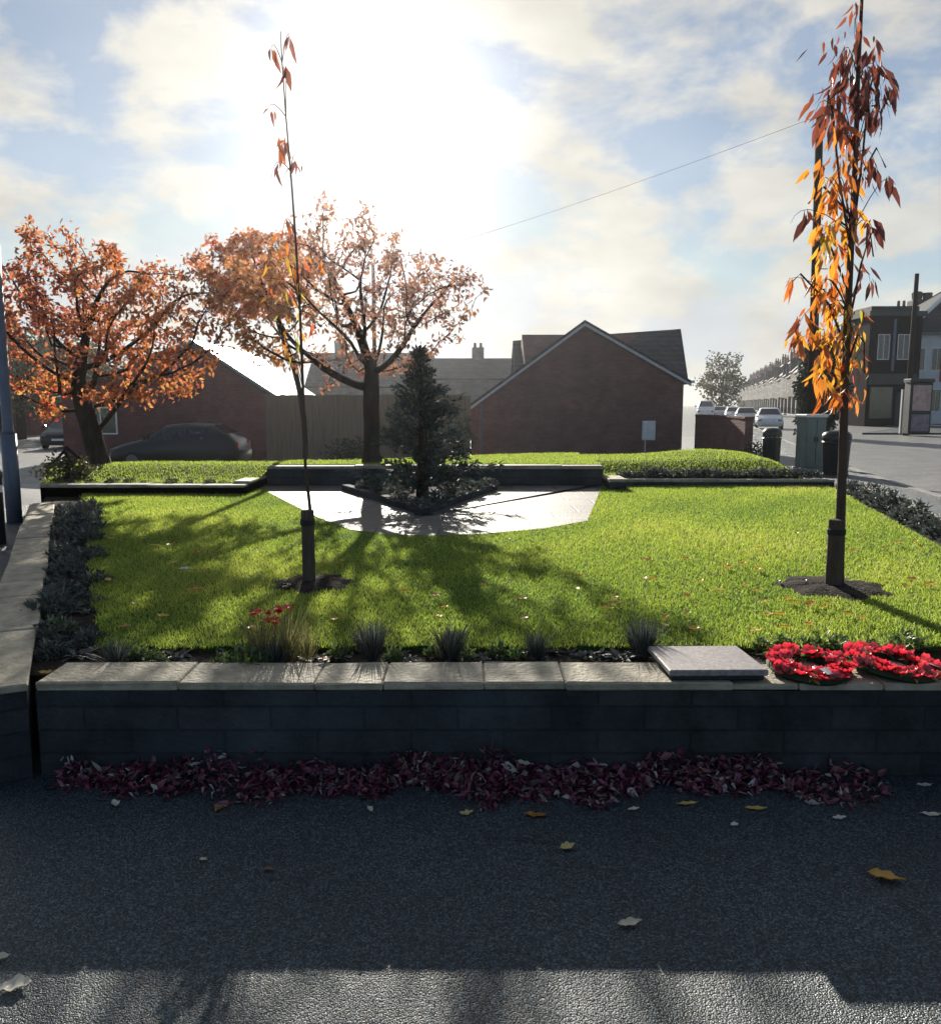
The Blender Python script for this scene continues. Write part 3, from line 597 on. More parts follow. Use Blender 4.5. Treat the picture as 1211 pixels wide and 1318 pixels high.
gR = [(1100, 25, 10, 25, 9, .05, .35, .10), (1090, 75, 20, 30, 26, .02, .3, .13), (1108, 110, 20, 35, 44, 0, .22, .15), (1075, 135, 14, 30, 22, .02, .35, .14), (1128, 80, 9, 14, 7, 0, .12, .15), (1132, 130, 7, 22, 9, 0, .14, .14),  # upper leaves get darker tints, painting in their weaker backlight
      (1085, 190, 12, 30, 16, .3, .62, .13), (1108, 195, 10, 40, 12, .02, .3, .13), (1122, 215, 9, 20, 4, 0, .25, .13), (1072, 235, 11, 32, 32, .4, .68, .13), (1092, 265, 9, 30, 18, .35, .75, .13), (1140, 228, 3, 10, 3, 0, .1, .14),
      (1038, 275, 4, 12, 3, 0, .1, .15), (1122, 300, 5, 22, 7, 0, .15, .14), (1066, 310, 10, 28, 26, .5, .78, .12), (1088, 330, 9, 32, 14, .3, .75, .12), (1115, 350, 5, 14, 5, 0, .15, .13),
      (1022, 358, 6, 6, 5, .3, .5, .14), (1068, 370, 10, 26, 34, .42, .68, .13), (1076, 410, 11, 26, 26, .4, .9, .12), (1040, 415, 10, 22, 14, .2, .5, .13), (1030, 432, 8, 10, 6, .4, 1.0, .12), (1065, 445, 10, 22, 20, .4, .75, .12),
      (1098, 420, 10, 26, 12, .15, .95, .11), (1060, 480, 8, 10, 7, .45, .7, .13), (1090, 470, 12, 26, 12, .4, 1.0, .11), (1105, 460, 8, 30, 8, .3, 1.0, .1), (1072, 510, 10, 12, 14, .4, .55, .13), (1098, 505, 6, 12, 7, .9, 1.0, .1)]
twR = [[(1098, 300), (1110, 200), (1118, 120), (1126, 90), (1132, 140)], [(1096, 330), (1080, 230), (1072, 150), (1066, 120), (1062, 170)], [(1094, 380), (1070, 320), (1058, 300), (1050, 340), (1046, 400)],
       [(1092, 420), (1108, 340), (1120, 300), (1124, 330)], [(1090, 450), (1066, 390), (1030, 352), (1020, 362)], [(1090, 470), (1104, 430), (1112, 440), (1112, 480)], [(1100, 240), (1128, 190), (1140, 215)], [(1098, 280), (1060, 240), (1040, 262)],
       [(1088, 520), (1074, 470), (1066, 470), (1066, 510)]]
sapling('weeping_sapling', 'tall sapling at the right hung with long orange and dark red leaves', SAP_R,
        [(1079, 757), (1081, 680), (1084, 600), (1087, 500), (1091, 400), (1096, 300), (1101, 200), (1104, 100), (1109, 0), (1110, -40)], .034, gR, 11, (1070, 668, 760), .052, twR)
gL = [(371, 44, 2, 4, 2, 0.1, .3, .14), (350, 60, 3, 3, 2, .1, .3, .15), (366, 88, 2, 6, 4, .05, .3, .13), (350, 138, 3, 4, 2, .1, .3, .11), (366, 182, 5, 8, 8, .1, .42, .14), (379, 205, 4, 8, 4, .05, .3, .11), (357, 218, 2, 10, 3, 0, .25, .12),
      (372, 290, 8, 12, 6, .15, .6, .10), (365, 320, 14, 20, 10, .4, .8, .09), (385, 345, 12, 22, 8, .4, 1.0, .09), (360, 375, 12, 22, 8, .4, 1.0, .09), (403, 415, 2, 3, 3, .97, 1.0, .13), (376, 420, 9, 20, 7, .3, 1.0, .09), (365, 445, 8, 14, 4, .4, .9, .08)]
twL = []
sapling('weeping_sapling', 'thin sapling at the left with only a few leaves on its upper stem', SAP_L,
        [(401, 752), (399, 655), (393, 600), (390, 500), (386, 400), (380, 300), (374, 220), (368, 150), (363, 80), (361, 40)], .0125, gL, 12, (399, 656, 757), .044, twL)
# soil rings round the saplings
for (cx, cy, r), lab in zip(PITS, ('dark ring of bare soil round the foot of the thin left sapling', 'dark ring of bare soil round the foot of the orange leaved right sapling')):
    k = 40; V = [(0, 0, .035)]; 
    for ring, (f, z) in enumerate(((.45, .03), (.8, .02), (1.05, -.004))):
        for j in range(k):
            a = 2 * math.pi * j / k; q = r * f * (1 + .12 * math.sin(7 * a) + random.uniform(-.03, .03)); V.append((q * math.cos(a), q * math.sin(a), z + random.uniform(-.006, .008) * (f < 1)))
    F = [(0, 1 + j, 1 + (j + 1) % k) for j in range(k)]
    for rr in range(2):
        for j in range(k):
            a0, a1 = 1 + rr * k + j, 1 + rr * k + (j + 1) % k; F += [(a0, a0 + k, a1 + k), (a0, a1 + k, a1)]
    o = struct(tri_mesh('bare_soil', V, F, MT['soil'], smooth=False, loc=(cx, cy, ZG)))

# ------------------------------------------------------------------ border plants
def clump_mesh(n, r, h, ll, ww, seed, up=.6, flat=False):
    rg = np.random.default_rng(seed); a = rg.uniform(0, 2 * np.pi, n); q = np.sqrt(rg.uniform(0, 1, n)) * r
    zc = rg.uniform(0.0, 1, n) * h * np.sqrt(np.maximum(0, 1 - (q / r) ** 2) + .05)
    P = np.stack([q * np.cos(a), q * np.sin(a), zc], 1); D = np.stack([np.cos(a) * q / r, np.sin(a) * q / r, np.full(n, up)], 1) + rg.normal(0, .5, (n, 3))
    return leaf_arrays(P, D, rg.normal(size=(n, 3)) + np.array([0, 0, .8]), rg.uniform(.6, 1.3, n) * ll, rg.uniform(.6, 1.3, n) * ww, np.clip(rg.normal(.5, .28, n), 0, 1), .2, .3)
def tuft_mesh(n, h, spread, w, seed):
    rg = np.random.default_rng(seed); a = rg.uniform(0, 2 * np.pi, n); q = rg.uniform(0, .04, n)
    P = np.stack([q * np.cos(a), q * np.sin(a), np.zeros(n)], 1); s = rg.uniform(.1, 1, n) * spread
    D = np.stack([np.cos(a) * s, np.sin(a) * s, np.ones(n)], 1)
    N_ = -np.stack([np.cos(a), np.sin(a), -s], 1)
    return leaf_arrays(P, D, N_, rg.uniform(.55, 1.15, n) * h, w, np.clip(rg.normal(.5, .28, n), 0, 1), .15, rg.uniform(-.1, .45, n), (0, 1, .8))
def rosette_mesh(n, ll, ww, seed, up=.5):
    rg = np.random.default_rng(seed); a = rg.uniform(0, 2 * np.pi, n); D = np.stack([np.cos(a), np.sin(a), rg.uniform(.1, 1, n) * up * 2], 1)
    P = np.stack([np.cos(a), np.sin(a), np.zeros(n)], 1) * .02; N_ = np.stack([-np.cos(a) * .4, -np.sin(a) * .4, np.ones(n)], 1)
    return leaf_arrays(P, D, N_, rg.uniform(.6, 1.2, n) * ll, rg.uniform(.7, 1.2, n) * ww, np.clip(rg.normal(.55, .3, n), 0, 1), .25, .35)
PROTO = {}
def plant(key, arrs, mat, name, loc, label, cat, group=None, rz=None, scale=1.0):
    if key not in PROTO:
        V, F, T = arrs(); o = tri_mesh(name, V, F, mat, T, smooth=False); PROTO[key] = o
    else:
        o = PROTO[key].copy(); COL.objects.link(o)
        for k in ('group',):
            if k in o: del o[k]
    o.location = loc; o.rotation_euler = (0, 0, random.uniform(0, 6.28) if rz is None else rz); o.scale = (scale,) * 3 if isinstance(scale, (int, float)) else scale
    o.name = name
    return props(o, label, cat, group)
bushA = lambda: clump_mesh(330, .17, .22, .075, .022, 21)
bushB = lambda: clump_mesh(260, .15, .15, .06, .026, 22)
zb = ZG - .035
# left border: three staggered lines along the left wall
k = 0
for i in range(22):
    for lane in range(2):
        f = (i + .5 * lane + random.uniform(-.4, .4)) / 22; p = LW0 + (LW1 - LW0) * f; off = .10 + .17 * lane + .05 * f * (1 + lane) + random.uniform(-.03, .03)
        if f > 1 or f < .05 or random.random() < .22: continue
        q = p + Vector((off * 1.0, off * .35, 0)); s = random.uniform(.5, .85) * (.8 + .4 * f)
        plant('bushA' if (i + lane) % 3 else 'bushB', bushA if (i + lane) % 3 else bushB, MT['grey_plant'], 'border_plant', (q.x, q.y, zb - random.uniform(0, .05)), 'grey green bushy plant packed in the shaded border beside the left wall', 'plant', 'grey green plants along the left border', scale=s)
# right border
for i in range(17):
    f = .12 + .86 * (i + random.uniform(-.25, .25)) / 17; p = RE0 + (RE1 - RE0) * f + Vector((.19, 0, 0))
    plant('bushA' if i % 2 else 'bushB', None, MT['grey_plant'], 'border_plant', (p.x, p.y, zb), 'dark low plant in the narrow border on the street side of the sunlit lawn', 'plant', 'dark plants along the right border', scale=random.uniform(.7, 1.1))
# row on the low bank at the right of the patio
for i in range(16):
    x = 2.28 + 3.05 * (i + random.uniform(-.2, .2)) / 16
    plant('bushB', None, MT['grey_plant'], 'border_plant', (x, 12.28 + random.uniform(-.03, .03), .49), 'small dark plant in the row edging the bank at the right of the patio', 'plant', 'plants in a row on the right bank', scale=random.uniform(.7, 1.05))
for i in range(9):
    x = -5.5 + 2.4 * (i + random.uniform(-.2, .2)) / 9
    plant('bushB', None, MT['grey_plant'], 'border_plant', (x, 11.2 + random.uniform(-.03, .03), .49), 'small dark plant along the low wall left of the patio', 'plant', 'plants in a row on the left bank', scale=random.uniform(.4, .65))
# inside the conifer bed
for i, (px, py) in enumerate([(470, 630), (492, 636), (515, 646), (560, 648), (585, 640), (606, 633), (540, 654), (628, 627), (478, 624), (575, 632), (520, 632)]):
    p = G(px, py, .46)
    plant('bushB', None, MT['grey_plant'], 'border_plant', p, 'low grey plant under the dark conifer in the pointed bed', 'plant', 'plants under the conifer', scale=random.uniform(.7, 1.05))
# front bed, from left to right
def at_front(px, py): return G(px, py, ZG - .03)
for i, (px, s_) in enumerate([(338, 1.0), (368, 1.15), (395, .8)]):
    plant('dry', lambda: tuft_mesh(90, .27, .45, .0045, 35), MT['dry'], 'dry_plant', at_front(px, 852), ('dry brown stemmed plant under the leftmost red flower', 'tallest dry brown stemmed plant, below the rightmost red flower', 'smaller dry brown stemmed plant right of the red flowers')[i], 'plant', scale=s_)
FRONT = [('tuftG', 150, 858, 'grey green grassy tuft in the front bed, nearest the left wall', 1.0), ('tuftG', 355, 856, 'grassy tuft under the red flowers in the front bed', 1.15), ('tuftL', 478, 850, 'upright grey tuft in the front bed, right of the thin sapling', 1.25),
         ('tuftL', 580, 850, 'broad grey tuft in the middle of the front bed', 1.15), ('tuftL', 692, 848, 'sparse grey tuft in the front bed with an arching blade beside it', .85), ('tuftL', 826, 846, 'large grey tuft beside the stone slab', 1.25),
         ('leafy', 320, 860, 'bright green leafy plant in the front bed spilling on the coping', 1.0), ('leafy', 292, 862, 'small yellow green plant at the edge of the left front bed', .7), ('leafy', 35, 800, 'bright green plant growing against the inside of the left wall', .8)]
for key, px, py, lab, s in FRONT:
    p = at_front(px, py)
    if key == 'leafy':
        if px < 60: p = Vector((-2.22, 4.27, ZG - .03))
        plant('leafy', lambda: clump_mesh(120, .09, .09, .06, .024, 31), MT['green_plant'], 'leafy_plant', p, lab, 'plant', scale=s)
    elif key == 'tuftG': plant('tuftG', lambda: tuft_mesh(110, .14, .8, .006, 32), MT['grey_plant'], 'grass_tuft', p, lab, 'plant', scale=s)
    else: plant('tuftL', lambda: tuft_mesh(300, .155, .5, .0042, 33), MT['grey_plant'], 'grass_tuft', p, lab, 'plant', scale=s)
for i in range(34):
    px = random.uniform(150, 840) if i > 15 else random.choice([180, 215, 255, 415, 440, 510, 535, 620, 650, 730, 755, 780, 800, 235, 425, 660]) + random.uniform(-12, 12); p = at_front(px, random.uniform(838, 852))
    plant('rosA', lambda: rosette_mesh(14, .055, .022, 41), MT['grey_plant'], 'bedding_plant', p, 'tiny low bedding plant on the dark soil of the front bed', 'plant', 'small plants on the soil of the front bed', scale=random.uniform(.6, 1.3))
for i in range(14):
    p = at_front(random.uniform(170, 830), random.uniform(842, 854)); plant('leafy', None, MT['green_plant'], 'leafy_plant', p, 'small low green seedling plant among the tufts of the front bed', 'plant', 'green seedlings in the front bed', scale=(random.uniform(.3, .6), random.uniform(.3, .6), random.uniform(.4, .9)))
for i in range(7):
    p = G(random.uniform(60, 118), random.uniform(760, 850), ZG - .03)
    plant('rosA', None, MT['grey_plant'], 'bedding_plant', p, 'small low plant in the near left corner of the garden bed', 'plant', 'small plants in the left corner bed', scale=random.uniform(.8, 1.6))
# two poppy wreaths lying on the wall top beside the slab
def poppy_mesh():
    V = []; F = []; T = []
    for p in range(4):                                            # four overlapping rounded petals, cupped
        a0 = p * math.pi / 2; b = len(V); ca, sa = math.cos(a0), math.sin(a0)
        for r in range(4):
            for k in range(5):
                q = (k - 2) / 2; rr = r / 3; x = .006 + .020 * rr; y = q * .019 * math.sin(.5 + rr * 2.0); z = .004 * p / 3 + .012 * rr * rr + .004 * q * q + .0018 * math.sin(5 * q + 4 * p)
                V.append((x * ca - y * sa, x * sa + y * ca, z)); T.append(.35 + .45 * rr)
        for r in range(3):
            for k in range(4): c = b + r * 5 + k; F += [(c, c + 1, c + 6), (c, c + 6, c + 5)]
    b = len(V); V += [(0, 0, .011)] + [(.007 * math.cos(k * 1.047), .007 * math.sin(k * 1.047), .006) for k in range(6)]; T += [0.0] * 7; F += [(b, b + 1 + k, b + 1 + (k + 1) % 6) for k in range(6)]
    return V, F, T
def wreath(label, c, R_, rz, tilt):
    t = thing('poppy_wreath', label, 'wreath', c, rz, 'poppy wreaths on the wall'); t.rotation_euler = (tilt, 0, rz); rw = random.Random(label)
    prof = [(R_ + .045 * math.cos(a * .785), .022 + .020 * math.sin(a * .785)) for a in range(9)]
    MB().lathe(prof, n=36).build('wreath_ring', MT['wreath_green'], t, smooth=True)
    n = 90; a = RNG.uniform(0, 6.283, n); q = R_ + RNG.normal(0, .03, n); P = np.stack([q * np.cos(a), q * np.sin(a), RNG.uniform(.02, .045, n)], 1); D = np.stack([np.cos(a + RNG.normal(0, 1, n)), np.sin(a + RNG.normal(0, 1, n)), RNG.uniform(.1, .7, n)], 1)
    sg = np.where(RNG.uniform(0, 1, n) < .45, -1, 1)[:, None]; D[:, :2] *= sg
    V, F, T = leaf_arrays(P, D, RNG.normal(0, .4, (n, 3)) + np.array([0, 0, 1.0]), RNG.uniform(.04, .07, n), .018, np.clip(RNG.normal(.4, .3, n), 0, 1), .2, .3); tri_mesh('leaves', V, F, MT['green_plant'], T, t)
    src = None
    for k in range(40):
        a = 2 * math.pi * (k + rw.uniform(-.25, .25)) / 40 * 2; q = R_ + (-.026 if k < 20 else .03) + rw.uniform(-.006, .006)
        if src is None: V, F, T = poppy_mesh(); o = src = tri_mesh('poppy', V, F, MT['poppy'], T, t, smooth=True)
        else: o = src.copy(); COL.objects.link(o); o.parent = t
        o.location = (q * math.cos(a), q * math.sin(a), .040 + rw.uniform(-.004, .008)); out = .55 if k >= 20 else -.35
        o.rotation_euler = (-math.sin(a) * out + rw.uniform(-.35, .35), math.cos(a) * out + rw.uniform(-.35, .35), rw.uniform(0, 6)); o.scale = (rw.uniform(.95, 1.3),) * 3
    cd = MB().box(-.035, .035, -.022, .022, .062, .0635).build('card', MT['white'], t); cd.location = (-.02, -R_ + .02, 0); cd.rotation_euler = (.25, .1, .3)
    MB().lathe([(0, .02), (.05, .022), (.055, .03), (.04, .036), (0, .038)], n=24).build('centre_disc', MT['black'], t, smooth=True)
    return t
wreath('red poppy wreath lying on the wall right next to the stone slab', (1.50, 3.50, .418), .135, .3, .08)
wreath('red poppy wreath lying on the wall, cut by the right edge', (1.885, 3.52, .418), .15, 1.3, .09)
for i in range(8):
    px = 985 + 27 * i + random.uniform(-6, 6); p = G(px, 836 + random.uniform(-3, 4), ZG - .02)
    plant('leafy', None, MT['green_plant'], 'leafy_plant', p, 'small green plant behind the red bedding plants at the right', 'plant', 'green plants behind the red ones', scale=random.uniform(.55, .8))
# red flowers on stalks above the left front tuft
for i, (px, py) in enumerate([(336, 790), (366, 785), (350, 800)]):
    p = G(px + 2, 853, ZG - .03); top = A(px, py, p.y); t = thing('red_flower', ('small red flower on a thin stalk over the front bed, leftmost of three', 'small red flower with a pale top on a thin stalk, rightmost of three', 'small red flower on a thin stalk, lowest of the three')[i], 'flower', p)
    MB().tube([(0, 0, 0), ((top.x - p.x) * .4, 0, (top.z - p.z) * .6), (top.x - p.x, 0, top.z - p.z)], [.0025, .002, .0015], 5).build('stalk', MT['green_plant'] if False else MT['stem'], t)
    V, F, T = rosette_mesh(16, .04, .026, 60 + i, .5); V = V + np.array([top.x - p.x, 0, top.z - p.z]); tri_mesh('petals', V, F, MT['flower_red'], T, t)

# ------------------------------------------------------------------ fallen leaves
def leaf_heap():
    P = []; T = []; S = []
    n = 11000; px = RNG.uniform(75, 1135, n)
    dens = (.25 + .2 * np.sin(px * .021) + .2 * np.sin(px * .057 + 1)).clip(.22) + .5 * np.exp(-((px - 500) / 90) ** 2) + .75 * np.exp(-((px - 720) / 110) ** 2) + .3 * np.exp(-((px - 150) / 70) ** 2) + .3 * np.exp(-((px - 960) / 90) ** 2)
    keep = RNG.uniform(0, 1, n) < dens; px = px[keep]; n = len(px)
    X = (px - 605) / 1050 * 3.45; q = RNG.beta(1.2, 1.8, n); wid = .19 + .06 * np.sin(X * 5) + .05 * np.sin(X * 13 + 1) + .03 * np.sin(X * 29); Yy = 3.335 - q * wid
    hz = (.10 + .035 * np.sin(X * 6.1 + 2) + .025 * np.sin(X * 17)) * (1 - q) * RNG.uniform(0, 1, n)
    P = np.stack([X, Yy, .006 + hz], 1); D = RNG.normal(size=(n, 3)); D[:, 2] *= .45; N_ = RNG.normal(0, .55, (n, 3)); N_[:, 2] += 1
    L = RNG.uniform(.018, .046, n) * (1 + .5 * (RNG.uniform(0, 1, n) < .06)); tint = np.clip(RNG.normal(.42, .27, n) + (RNG.uniform(0, 1, n) < .11) * .55, 0, 1)
    rr = np.exp(-((px - 1000) / 130) ** 2); tint = np.clip(tint + rr * RNG.uniform(-.4, .5, n), 0, 1)
    V, F, T = leaf_arrays(P, D, N_, L, L * RNG.uniform(.18, .6, n), tint, .35, RNG.normal(.35, .55, n)); V[:, 2] = np.maximum(V[:, 2], .003)
    o = tri_mesh('leaf_litter', V, F, MT['pile_leaf'], T); props(o, 'drift of dark purple and red leaves along the foot of the front wall', 'leaves', None, 'stuff')
leaf_heap()
def single_leaf(p, L, W, tint, ang, label, group=None, curl=.35, fold=.35, tilt=.15):
    m = 9; prof = [0.04, .45, .78, .97, 1.0, .9, .68, .36, 0.02]; rl = random.Random(label + str(tuple(p)))
    ph, tw_, cu, ed = rl.uniform(0, 6), rl.uniform(-.5, .5), curl * rl.uniform(.3, 1.1), rl.uniform(.2, .9) * fold * 2; ca, sa_ = math.cos(ang), math.sin(ang); V = []
    for a in range(m):
        t_ = a / (m - 1); w = W / 2 * prof[a] * (1 + .1 * math.sin(a * 2.3 + ph)); xx = (t_ - .5) * L; off = .08 * L * math.sin(t_ * 3.1 + ph)
        for b in range(-2, 3):
            q = b / 2; yy = q * w + off; zz = cu * L * (t_ - .45) ** 2 * 1.6 + ed * abs(q) ** 1.6 * w + tw_ * q * w * (t_ - .3) + .06 * W * math.sin(a * 1.9 + b + ph)
            V.append((xx * ca - yy * sa_, xx * sa_ + yy * ca, zz))
    V = np.array(V); F = np.array([f for a in range(m - 1) for b in range(4) for f in ((a * 5 + b, a * 5 + b + 1, a * 5 + b + 6), (a * 5 + b, a * 5 + b + 6, a * 5 + b + 5))]); T = np.full(len(V), tint) + np.tile(np.array([-.03, 0, .03, 0, -.03]), m)
    V[:, 2] -= V[:, 2].min() - .003
    o = tri_mesh('fallen_leaf', V, F, MT['fallen'], T, smooth=True); o.location = p; return props(o, label, 'leaf', group)
for (px, py, L, W, ti, ang, lab) in [
    (1140, 1131, .115, .06, .58, -.45, 'large curled yellow leaf lying alone on the asphalt at the right'), (20, 1273, .085, .062, .97, .1, 'pale curled leaf on the asphalt near the lower left corner'),
    (1, 1236, .05, .03, .95, .8, 'tiny pale leaf cut by the left edge above the pale curled one'), (810, 1190, .08, .036, .93, .15, 'whitish pointed leaf in the middle of the asphalt'), (730, 1093, .06, .042, .82, .3, 'small pale green leaf below the leaf drift'),
    (345, 1121, .04, .024, .05, .2, 'small dark leaf on the shaded asphalt at the left'), (262, 1108, .032, .018, .9, .1, 'tiny light leaf left of the small dark one'),
    (148, 1037, .07, .03, 1.0, -1.1, 'bright white leaf at the left end of the leaf drift'), (285, 1042, .06, .034, .55, .9, 'tan leaf standing at the front of the drift, left part'), (476, 1044, .055, .022, .97, -1.0, 'narrow white leaf at the front of the drift under the thin sapling'),
    (600, 1048, .055, .034, .85, .05, 'pale yellow leaf at the front of the drift, centre'), (690, 1051, .095, .04, .4, .05, 'long tan leaf at the front of the drift under the dense purple heap'), (815, 1043, .05, .02, .95, .1, 'thin pale leaf just right of the dense purple heap'),
    (885, 1037, .09, .024, .75, .15, 'long curved tan leaf in front of the drift, upper of two'), (972, 1042, .09, .024, .72, -.05, 'long flat tan leaf in front of the drift, lower of two'), (945, 1063, .036, .024, 1.0, .3, 'tiny white leaf just off the drift on the asphalt'),
    (1080, 1054, .055, .03, .98, -.1, 'small bluish white leaf beyond the right end of the drift'), (1193, 1012, .07, .03, .97, .2, 'white leaf by the wall at the right edge, upper one'), (1198, 1050, .08, .03, .97, .05, 'white leaf by the wall at the right edge, lower one'),
    (675, 975, .08, .036, .96, -.35, 'pale leaf lodged upright on top of the drift against the wall'), (905, 1012, .07, .03, .7, .9, 'tan leaf leaning in the right part of the drift')]:
    p = G(px, py, 0.0); zz = 0.0
    if py < 1030: p = Vector(((px - 605) / 1050 * 3.42, 3.29 if px < 1150 else G(px, py, 0).y, 0)); zz = .085 if py < 990 else (.05 if px < 1150 else 0)
    single_leaf((p.x, p.y, zz), L, W, ti, ang, lab, 'single leaves on the asphalt')
lw = random.Random(5)
for i in range(95):
    if i < 66: px, py = lw.uniform(780, 1200), lw.uniform(690, 820)
    else: px, py = lw.uniform(140, 780), lw.uniform(690, 825)
    p = G(px, py, ZG)
    if any((p.x - c[0]) ** 2 + (p.y - c[1]) ** 2 < .2 for c in PITS): continue
    single_leaf((p.x, p.y, ZG + .03), lw.uniform(.045, .095), lw.uniform(.03, .05), lw.choice([.6, .62, .58, .66, .75, .42]), lw.uniform(0, 6.3), 'yellow or tan fallen leaf scattered on the lawn', 'fallen leaves on the lawn', tilt=.3)
single_leaf((*G(238, 740, ZG).xy, ZG + .035), .09, .05, 1.0, .2, 'white leaf in the shaded left part of the lawn', None, tilt=.3)
single_leaf((*G(252, 767, ZG).xy, ZG + .03), .11, .06, .5, .3, 'large orange leaf on the left part of the lawn near the white one', None, tilt=.3)
for (px, py, ti, lab) in [(62, 818, .45, 'orange leaf on the soil of the left corner bed'), (418, 857, .42, 'orange red leaf lying on the coping below the thin sapling'), (60, 862, .6, 'tan leaf on the soil just behind the corner of the coping')]:
    p = G(px, py, ZG); single_leaf((p.x, p.y, ZG + (.03 if px == 418 else -.02)), .075, .04, ti, .2, lab)
for i in range(22):
    px = random.uniform(140, 840); p = G(px, random.uniform(836, 850), ZG - .03); single_leaf((p.x, p.y, ZG - .028), random.uniform(.03, .05), .022, random.choice([0, .1, .9, 1.0, .35]), random.uniform(0, 6), 'dry curled leaf on the soil of the front bed', 'dry leaves in the front bed')
for i in range(24):
    a = random.uniform(0, 6.28); c = PITS[i % 2]; q = random.uniform(.1, 1.0) * c[2]
    single_leaf((c[0] + q * math.cos(a), c[1] + q * math.sin(a), ZG + .02), random.uniform(.04, .06), .026, random.choice([0, .05, .1, .95]), random.uniform(0, 6), ('dry leaf on the bare soil round the thin left sapling', 'dry leaf on the bare soil round the orange right sapling')[i % 2], ('leaves round the left sapling', 'leaves round the right sapling')[i % 2])
tw = MB().tube([G(625, 1078) + Vector((0, 0, .006)), G(672, 1082) + Vector((0, 0, .012)), G(722, 1088) + Vector((0, 0, .005))], [.002, .0025, .0015], 5).build('twig', MT['stake']); props(tw, 'thin dry twig lying on the asphalt beside the pale green leaf', 'twig')
tw = MB().tube([G(1150, 1160) + Vector((0, 0, .005)), G(1185, 1180) + Vector((0, 0, .01)), G(1203, 1210) + Vector((0, 0, .004))], [.0015, .002, .0012], 5).build('twig', MT['stake']); props(tw, 'thin curved twig below the curled yellow leaf', 'twig')

def grit():
    n = 420; X = RNG.uniform(-2.2, 2.2, n); Y = RNG.uniform(1.75, 3.2, n); r = RNG.uniform(.0015, .0042, n); Vs = []; Fs = []
    base = np.array([(1, 0, 0), (-1, 0, 0), (0, 1, 0), (0, -1, 0), (0, 0, .7), (0, 0, -.3)], float); f = np.array([(0, 2, 4), (2, 1, 4), (1, 3, 4), (3, 0, 4), (2, 0, 5), (1, 2, 5), (3, 1, 5), (0, 3, 5)])
    V = (base[None] * RNG.uniform(.6, 1.3, (n, 6, 1)) * r[:, None, None] + np.stack([X, Y, r * .4], 1)[:, None]).reshape(-1, 3); F = (f[None] + (np.arange(n) * 6)[:, None, None]).reshape(-1, 3)
    o = tri_mesh('grit', V, F, MT['kerb']); props(o, 'loose pale grit sprinkled on the dark asphalt', 'grit', None, 'stuff')
grit()

# ------------------------------------------------------------------ buildings
def gable_block(t, org, x0, x1, y0, y1, z0, zl, zr, xr, zr_top, wall_m, roof_m, over=.25, th=.12, barge=None):
    """Walls plus a two-slope roof with its ridge along Y; returns nothing, adds parts to t."""
    b = MB(); pl = [(x0, y0, z0), (x1, y0, z0), (x1, y0, zr), (xr, y0, zr_top), (x0, y0, zl)]; b.extr(pl[::-1], (0, y1 - y0, 0)); b.build('wall', wall_m, t, org=org)
    for (xa, za, name) in ((x0, zl, 'l'), (x1, zr, 'r')):
        s = (zr_top - za) / (xr - xa); sg = -1 if xa < xr else 1; xe = xa + sg * over; ze = za + (xe - xa) * s
        poly = [(xe, y0 - over * .6, ze + .01), (xr, y0 - over * .6, zr_top + .01), (xr, y0 - over * .6, zr_top + th), (xe, y0 - over * .6, ze + th)]
        MB().extr(poly if sg < 0 else poly[::-1], (0, y1 - y0 + over * 1.2, 0)).build('roof', roof_m, t, org=org)
        if barge:
            yb = y0 - over * .6 - .035
            MB().extr([(xe, yb, ze - .07), (xr, yb, zr_top - .07), (xr, yb, zr_top + .03), (xe, yb, ze + .03)], (0, .03, 0)).build('bargeboard', barge, t, org=org)
def window(t, org, cx, cy, cz, w, h, axis='y', sg=-1):
    """A framed window on a wall whose outward normal is sg*axis."""
    f = MB(); g = MB(); e = .05
    if axis == 'y':
        y = cy + sg * .02
        f.box(cx - w / 2, cx + w / 2, min(cy, y) - .01, max(cy, y), cz + h / 2 - e, cz + h / 2); f.box(cx - w / 2, cx + w / 2, min(cy, y) - .01, max(cy, y), cz - h / 2, cz - h / 2 + e)
        f.box(cx - w / 2, cx - w / 2 + e, min(cy, y) - .01, max(cy, y), cz - h / 2 + e, cz + h / 2 - e); f.box(cx + w / 2 - e, cx + w / 2, min(cy, y) - .01, max(cy, y), cz - h / 2 + e, cz + h / 2 - e); f.box(cx - .02, cx + .02, min(cy, y) - .01, max(cy, y), cz - h / 2 + e, cz + h / 2 - e)
        g.box(cx - w / 2 + e, cx + w / 2 - e, min(cy, cy + sg * .008), max(cy, cy + sg * .008), cz - h / 2 + e, cz + h / 2 - e)
    else:
        x = cx + sg * .02; a, b_ = min(cx, x) - .005, max(cx, x)
        f.box(a, b_, cy - w / 2, cy + w / 2, cz + h / 2 - e, cz + h / 2); f.box(a, b_, cy - w / 2, cy + w / 2, cz - h / 2, cz - h / 2 + e); f.box(a, b_, cy - w / 2, cy - w / 2 + e, cz - h / 2 + e, cz + h / 2 - e); f.box(a, b_, cy + w / 2 - e, cy + w / 2, cz - h / 2 + e, cz + h / 2 - e); f.box(a, b_, cy - .02, cy + .02, cz - h / 2 + e, cz + h / 2 - e)
        g.box(min(cx, cx + sg * .008), max(cx, cx + sg * .008), cy - w / 2 + e, cy + w / 2 - e, cz - h / 2 + e, cz + h / 2 - e)
    fr = f.build('window', MT['white'], t, org=org); g.build('pane', MT['glass'], fr, org=org)
# brown brick bungalow
YB = 28.0
pl, pr_, pk = A(606, 524, YB), A(880, 490, YB), A(752, 417, YB); zb0 = -.5; org = (pl.x, YB, zb0)
t = thing('bungalow', 'brown brick bungalow with a blank gable facing the garden', 'house', org)
gable_block(t, org, pl.x, pr_.x, YB, 33.5, zb0, pl.z, pr_.z, pk.x, pk.z, MT['brick'], MT['roof'], .22, .13, MT['barge'])
